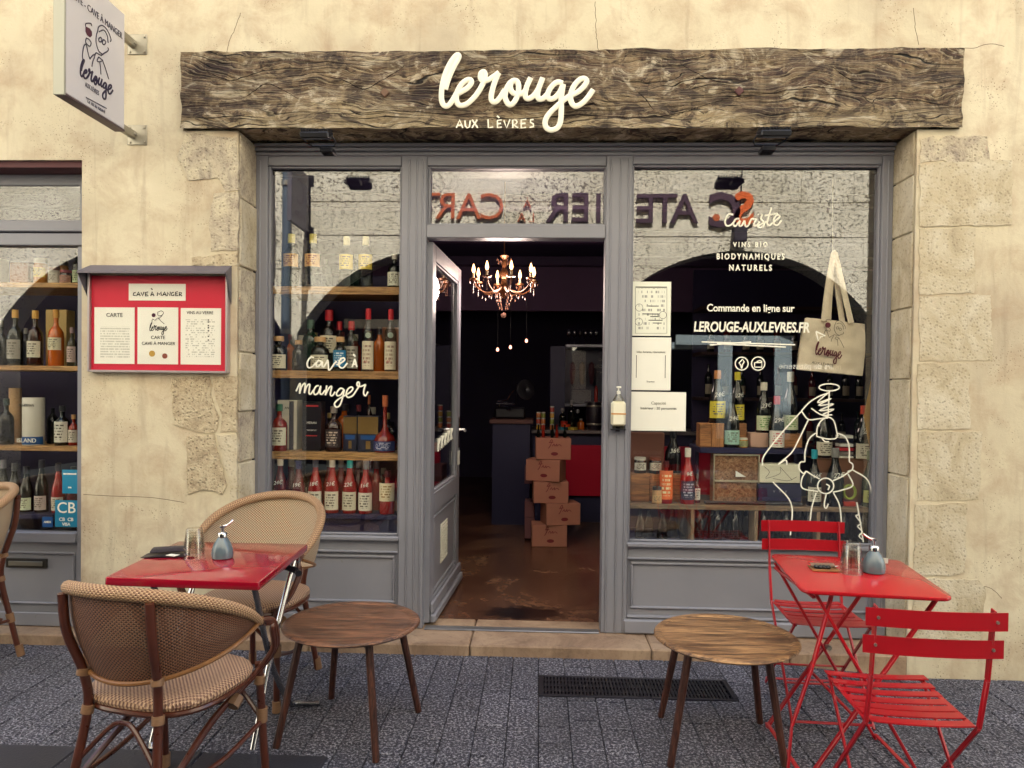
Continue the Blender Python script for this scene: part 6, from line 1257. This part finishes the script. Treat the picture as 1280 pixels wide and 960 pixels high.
# right table
t = thing('bistro_table', 'square red metal folding table with rounded corners', 'table', (1.25, -1.0, gz(1.25))); zt_ = .74
c = [G(1003, 738, zt_), G(1195, 748, zt_), G(1124, 699.5, zt_), G(961.6, 691.8, zt_)]
tabletop(c, .05, zt_, .014, mat('red_enamel_table', 'b4121e', .22, var=.12, vs=5, coat=.3), t)
yn, yf = -1.24, -.80; xl, xr = 1.01, 1.46; g0 = gz(1.2)+.012
for y_, nm in ((yn, 0), (yf, 1)):
    MB().bar((xl+.0, y_, .72), (xr-.02, y_+.0, g0-.03), .011, .02, up=(0, 1, 0)).build('leg', REDM, t)
    MB().bar((xr, y_+.013, .72), (xl-.02, y_+.013, g0), .011, .02, up=(0, 1, 0)).build('leg', REDM, t)
    MB().tube([((xl+xr)/2, y_-.02, .37), ((xl+xr)/2, y_+.02, .37)], .011, 8).build('pivot', STEEL, t)
for p, q, w_, h_ in (((xl-.02, yn+.02, g0+.02), (xl-.02, yf+.013, g0+.02), .016, .008), ((xr-.02, yn+.008, g0-.01), (xr-.02, yf, g0-.01), .016, .008), ((xl+.16, yn+.013, .26), (xl+.16, yf+.013, .26), .012, .008), ((xr, yn+.02, .70), (xr, yf+.01, .70), .012, .01), ((xl, yn+.008, .70), (xl, yf, .70), .012, .01)): MB().bar(p, q, w_, h_).build('cross_bar', REDM, t)
MB().bar((xl+.06, yn-.0, .715), (xl-.005, yn+.0, .45), .011, .018, up=(0, 1, 0)).bar((xl-.005, yn, .45), (xl-.075, yn, .23), .01, .016, up=(0, 1, 0)).bar((xl-.075, yn, .23), (xl-.09, yn, g0), .009, .012, up=(0, 1, 0)).build('strut', REDM, t)

# ------------------------------------------------------------------ things on the tables
TUMB = m_clear('tumbler_glass', 'fafaf8', .05)
def tumblers(px, py, label, zb_, n=3):
    x_, y_ = G(px, py, zb_)
    for i in range(n):
        t = thing('tumbler', [f'lowest upturned faceted tumbler in the stack {label}', f'middle upturned faceted tumbler in the stack {label}', f'top upturned faceted tumbler in the stack {label}'][i], 'glass', (x_, y_, zb_), 0, 'upturned tumblers '+label)
        z0 = i*.021+.0008
        MB().lathe([(.0395, z0), (.041, z0+.002), (.039, z0+.02), (.037, z0+.04), (.031, z0+.078), (.029, z0+.082), (0, z0+.082), ], 12, smooth=False).lathe([(.0375, z0+.001), (.035, z0+.035), (.029, z0+.07), (0, z0+.071)], 12, smooth=False).build('glass_body', TUMB, t, local=True)
        MB().lathe([(.041, z0), (.0425, z0+.002), (.041, z0+.004)], 24).build('rim', TUMB, t, local=True)
tumblers(243, 698, 'on the left table', .74); tumblers(1064, 717, 'on the right table', .74)
def dispenser(px, py, label, rz, tag_=False):
    x_, y_ = G(px, py, .74); t = thing('pump_dispenser', label, 'dispenser', (x_, y_, .7405), rz, 'pear shaped pump dispensers'); CER = mat('blue_grey_ceramic', '5f6f78', .12, coat=.5)
    MB().lathe([(0, 0), (.036, 0), (.041, .004), (.043, .02), (.0415, .038), (.035, .058), (.026, .074), (.019, .084), (.017, .088), (0, .088)], 28).build('ceramic_body', CER, t, local=True)
    MB().lathe([(0, .086), (.0185, .086), (.0185, .104), (.016, .107), (.006, .108), (.0055, .124), (.011, .126), (.011, .134), (0, .136)], 16).tube(smooth([(0, 0, .131), (.015, 0, .134), (.035, 0, .146), (.042, 0, .152)], 4), [.007]*4+[.005]*9, 8).build('pump', CHROME, t, local=True)
    if tag_: MB().box(-.047, -.012, -.040, -.036, .035, .055, 0, Matrix.Rotation(R(-20), 4, 'Z')).build('paper_label', PAPER, t, local=True)
    return t
dispenser(278, 698, 'blue grey pump dispenser on the red laminate table', R(40)); dispenser(1092, 716, 'blue grey pump dispenser with paper tag on the red metal table', R(170), True)
# dark card folder on the left table
x_, y_ = G(208, 694, .74); t = thing('card_folder', 'dark folded wallet with a card sticking out on the red laminate table', 'wallet', (x_, y_, .7405), R(8))
LEA = mat('dark_leather', '201c2a', .4, bump=.3, bs=90)
def leaf(zf, x0, x1, y0, y1):
    return lambda u, v: ((x0+(x1-x0)*u, y0+(y1-y0)*v, zf(u, v)), (u, v))
MB().grid(leaf(lambda u, v: .002+.004*sin(3*u), -.085, .085, -.05, .03), 10, 5).box(-.084, .084, -.049, .029, .0004, .0016).build('lower_leaf', LEA, t, local=True)
MB().grid(leaf(lambda u, v: .016+.012*sin(2.6*v)+.006*u, -.06, .085, -.02, .055), 10, 8).grid(leaf(lambda u, v: .012+.012*sin(2.6*v)+.006*u, -.06, .085, -.02, .055), 10, 8).build('upper_leaf', LEA, t, local=True)
MB().box(.03, .075, -.035, -.005, .008, .0095, 0, Matrix.Rotation(R(-25), 4, 'Z')).build('white_card', PAPER, t, local=True)
# wooden dish on the right table
x_, y_ = G(1029, 712, .74); t = thing('tip_tray', 'small square wooden dish with a bill and dark pebbles on the red metal table', 'tray', (x_, y_, .7405), R(-6))
MB().box(-.05, .05, -.04, .04, .0, .005, .002).box(-.05, .05, -.04, -.036, .005, .009, .001).box(-.05, -.046, -.036, .036, .005, .009, .001).box(.046, .05, -.036, .036, .005, .009, .001).build('dish', m_wood('dish_wood', 'b88450', '7c5030', 0, .5), t, local=True)
MB().grid(leaf(lambda u, v: .012+.008*sin(pi*v)+.003*u, -.046, .045, -.0, .04), 8, 6).build('folded_bill', mat('brown_bill', '7c6450', .7), t, local=True)
for i in range(4): MB().lathe([(0, -.006), (.008, -.004), (.0105, .002), (.007, .008), (0, .01)], 8, (-.03+.015*i, -.012-.004*(i % 2), .012)).build('pebble', mat('dark_pebble', '14141c', .3), t, local=True)
MB().add([(.046, .0, .012), (.062, .012, .014), (.046, .022, .012)], [(0, 1, 2)], None, False).build('receipt_corner', PAPER, t, local=True)

# ================================================================== THE OTHER SIDE OF THE STREET (seen in the glass)
OY = -5.6; VY = 2*GL-OY            # mirrored depth of the opposite wall
def V(px, py, Y=OY): return W(px, py, 2*GL-Y)
ob = thing('opposite_building', 'sunlit stone building with dark arches across the street', 'building', (0, OY, 0))
arc = [V(545, 512), V(920, 512)]; AR = 201*mpp(VY); zs = V(732, 430)[1]
ex = [a[0] for a in arc]; cz0 = arc[0][1]; hw_ = 1.98
OT = 12.5
# wall: piers + spandrels following the arches
mb = MB(); cents = [ex[0]-(ex[1]-ex[0]), ex[0], ex[1], ex[1]+(ex[1]-ex[0])]
TH = .45
edges = [-9]
for c_ in cents: edges += [c_-hw_, c_+hw_]
edges += [9]
for i in range(0, len(edges), 2): mb.box(edges[i], edges[i+1], OY-TH, OY, -.1, cz0+sqrt(AR**2-hw_**2))
ztop = cz0+AR+.04
for c_ in cents:
    N = 40; 
    for k in range(N):
        xa = -hw_+2*hw_*k/N; xb = -hw_+2*hw_*(k+1)/N; za = cz0+sqrt(AR**2-xa**2); zb = cz0+sqrt(AR**2-xb**2)
        mb.add([(c_+xa, OY, za), (c_+xb, OY, zb), (c_+xb, OY, ztop), (c_+xa, OY, ztop), (c_+xa, OY-TH, za), (c_+xb, OY-TH, zb), (c_+xb, OY-TH, ztop), (c_+xa, OY-TH, ztop)], [(3, 2, 1, 0), (4, 5, 6, 7), (0, 1, 5, 4)], None, False)
for i in range(0, len(edges), 2):
    if edges[i+1] > edges[i]: mb.box(edges[i], edges[i+1], OY-TH, OY, cz0+sqrt(AR**2-hw_**2), ztop)
mb.box(-9, 9, OY-TH, OY, ztop, 6.85); mb.box(-30, -9, OY-TH, OY, -.1, OT); mb.box(9, 30, OY-TH, OY, -.1, OT)
# upper storey with two window openings
wx = [(-5.2, -4.2), (-2.0, -1.0), (.95, 1.95), (4.0, 5.0)]; WZ0, WZ1 = 6.85, 8.75; x0 = -9
for a, b in wx: mb.box(x0, a, OY-TH, OY, WZ0, WZ1); x0 = b
mb.box(x0, 9, OY-TH, OY, WZ0, WZ1); mb.box(-9, 9, OY-TH, OY, WZ1, OT)
mb.build('wall', STONE_O, ob)
# ashlar courses standing a little proud, each block a piece
blk = {}; cnt = 0
z_ = 2.62
for row in range(5):
    x_ = -4.4+(row % 2)*.3
    while x_ < 4.8:
        L = random.choice((.7, .85, 1.0)); h_ = .46; xa, xb = x_+.002, x_+L-.002; zc_ = z_+h_; ok = True
        for c_ in cents:
            for xx in (xa, xb, (xa+xb)/2):
                if abs(xx-c_) < AR and cz0+sqrt(AR**2-(xx-c_)**2)+.12 > z_: ok = False
        if ok and cnt < 60:
            MB().box(xa, xb, OY-.02, OY+random.uniform(.006, .012), z_+.001, zc_-.001, .003).build('stone', STONE_O, ob); cnt += 1
        x_ += L
    z_ += .47
UPG = mat('upper_window_glass', '2c3438', .075, spec=.5); UPG.node_tree.nodes['Principled BSDF'].inputs['IOR'].default_value = 2.6
for a, b in wx:
    PW = mat('white_window_paint', 'd0ccc0', .5); wn = MB()
    for q in ((a, a+.05, WZ0, WZ1), (b-.05, b, WZ0, WZ1), (a+.05, b-.05, WZ0, WZ0+.05), (a+.05, b-.05, WZ1-.05, WZ1), ((a+b)/2-.05, (a+b)/2+.05, WZ0+.05, WZ1-.05)): wn.box(q[0], q[1], OY-.12, OY-.06, q[2], q[3])
    for k in (1, 2):
        zz = WZ0+(WZ1-WZ0)*k/3
        for xa, xb in ((a+.05, (a+b)/2-.05), ((a+b)/2+.05, b-.05)): wn.box(xa, xb, OY-.115, OY-.065, zz-.03, zz+.03)
    wn = wn.build('window', PW, ob)
    for k in range(3):
        za = WZ0+(WZ1-WZ0)*k/3+.03; zb = WZ0+(WZ1-WZ0)*(k+1)/3-.03
        for xa, xb in ((a+.05, (a+b)/2-.05), ((a+b)/2+.05, b-.05)):
            MB().box(xa, xb, OY-.095, OY-.09, za, zb).build('pane', UPG, wn)
# arch interiors: dark passage and shop glazing
MB().box(-30, -9, OY-4, OY-TH, -.1, 4.2).box(9, 10, OY-4, OY-TH, -.1, 4.2).box(-9, 9, OY-4.2, OY-4.0, -.1, 4.2).box(-9, 9, OY-4.0, OY-TH, 3.9, 4.2).build('arcade_back', mat('dark_arcade', '14101c', .8), ob)
FB = mat('blue_grey_frame', '7c8a90', .5); mb = MB(); FY = OY-.6
a = V(838, 428, FY); b = V(992, 420, FY); z1 = b[1]
for px0, px1 in ((898, 916), (969, 990)): p = V(px0, 430, FY); q = V(px1, 430, FY); mb.box(p[0], q[0], FY-.05, FY, V(900, 548, FY)[1], z1-.14)
p = V(845, 424, FY); mb.box(p[0], b[0], FY-.05, FY+.002, z1-.14, z1); mb.box(p[0]-.3, p[0]+.5, FY-.4, FY-.06, z1-.2, z1-.1)
mb.build('arcade_shop_frame', FB, ob); 
x_, z_ = V(1012, 458, FY); text('murs de pâtisserie', .12, WHITE, ob, 0, 0, 0, 'shop_lettering', M=Matrix.Translation((x_, FY+.03, z_)) @ Matrix.Rotation(pi, 4, 'Z') @ Matrix.Rotation(pi/2, 4, 'X'))
# white ledge seen mirrored in the left window
fa = V(430, 400, FY); fb = V(505, 396, FY); MB().box(fa[0], fb[0], FY-.05, FY, fa[1]-.12, fa[1]+.02).build('awning_rail', mat('white_window_paint', 'd0ccc0', .5), ob)
# letters on the opposite wall, readable from the street
lt = thing('wall_lettering', 'raised capital letters ATELIER À LA CARTE on the opposite stone wall', 'sign', (0, OY, 3.3))
DKL = mat('aubergine_letter', '3c2434', .5); ORL = mat('copper_letter', 'b45c34', .4)
def olet(s_, px, py, hpx, m, nm='letter', bold=.001):
    x_, z_ = V(px, py, OY+.03); text(s_, hpx*mpp(VY)/.70, m, lt, 0, 0, 0, nm, ext=.012, bold=bold, M=Matrix.Translation((x_, OY+.035, z_)) @ Matrix.Rotation(pi, 4, 'Z') @ Matrix.Rotation(pi/2, 4, 'X'))
for s_, px, py in (('A', 855, 263), ('T', 831, 262.5), ('E', 807, 262.5), ('L', 778, 262.5), ('I', 748.5, 262), ('E', 726, 261.5), ('R', 698, 261.5)): olet(s_, px, py, 36, DKL, bold=.002)
for s_, px, py in (('C', 615, 260), ('A', 586, 260), ('R', 558, 259.5), ('T', 537, 259), ('E', 514, 259)): olet(s_, px, py, 33, ORL, bold=-.002)
for s_, px, py in (('À', 659, 256), ('L', 664.5, 273), ('A', 652, 273)): olet(s_, px, py, 12, ORL, bold=-.004)
olet('C', 906, 265, 40, DKL, 'logo_letter', .02); olet('S', 930, 263, 38, mat('orange_letter', 'd0602c', .4), 'logo_letter', .02)
x_, z_ = V(895, 272, OY+.03); MB().tube([(x_, OY+.02, z_), (x_, OY+.05, z_)], .05, 16).build('logo_dot', ORL, lt)
# wall lamp under the logo, downpipe, projecting sign, cable
x_, z_ = V(925, 292, OY+.1); t = thing('wall_lamp', 'dark box lamp hanging on the opposite wall below the orange letter', 'lamp', (x_, OY+.1, z_)); MB().box(x_-.09, x_+.09, OY+.001, OY+.16, z_-.11, z_+.09, .01).build('lamp_box', mat('lamp_dark', '2a2430', .5), t); MB().tube([(x_, OY+.03, z_+.09), (x_+.03, OY+.03, z_+.62), (x_+.04, OY+.03, z_+.95)], .01, 6).build('cable', BLACK, t)
x_ = V(357, 280, OY+.1)[0]; t = thing('downpipe', 'blue grey rainwater pipe on the opposite building', 'pipe', (x_, OY+.08, 0)); MB().tube([(x_, OY+.08, 0), (x_, OY+.08, OT)], .06, 14).build('pipe', mat('pipe_blue_grey', '4c5864', .5), t)
for z_ in (1.0, 2.2, V(357, 229, OY+.1)[1], 5.0): MB().tube([(x_, OY+.08, z_-.03), (x_, OY+.08, z_+.03)], .075, 14).build('pipe_clamp', STEEL, t)
p0 = V(385, 215, OY+.1); t = thing('projecting_sign', 'dark grey projecting sign with an orange and black letter on the opposite wall', 'sign', (p0[0], OY+.5, p0[1])); zb_o = V(390, 291, OY+.1)[1]; zt_o = V(388, 222, OY+.1)[1]
MB().box(p0[0]-.03, p0[0]+.03, OY+.15, OY+.85, zb_o, zt_o, .005).build('sign_panel', mat('slate_sign', '5c5860', .5), t)
MB().tube([(p0[0], OY, zt_o-.03), (p0[0], OY+.15, zt_o-.03)], .012, 6).tube([(p0[0], OY, zb_o+.03), (p0[0], OY+.15, zb_o+.03)], .012, 6).box(p0[0]-.06, p0[0]+.06, OY, OY+.02, zt_o-.1, zt_o+.05).box(p0[0]-.06, p0[0]+.06, OY, OY+.02, zb_o-.05, zb_o+.1).tube([(p0[0], OY+.03, zb_o-.7), (p0[0], OY+.03, zt_o)], .02, 6).build('bracket', BLACK, t)
for side in (1, -1):
    Ms = Matrix.Translation((p0[0]+side*.032, OY+.5, (zt_o+zb_o)/2+.05)) @ Matrix.Rotation(side*pi/2, 4, 'Z') @ Matrix.Rotation(pi/2, 4, 'X')
    text('C', .5, DKL, t, 0, 0, 0, 'letter', M=Ms); text('ATELIER', .12, DKL, t, 0, 0, 0, 'letter', M=Ms @ Matrix.Translation((0, -.3, 0)))
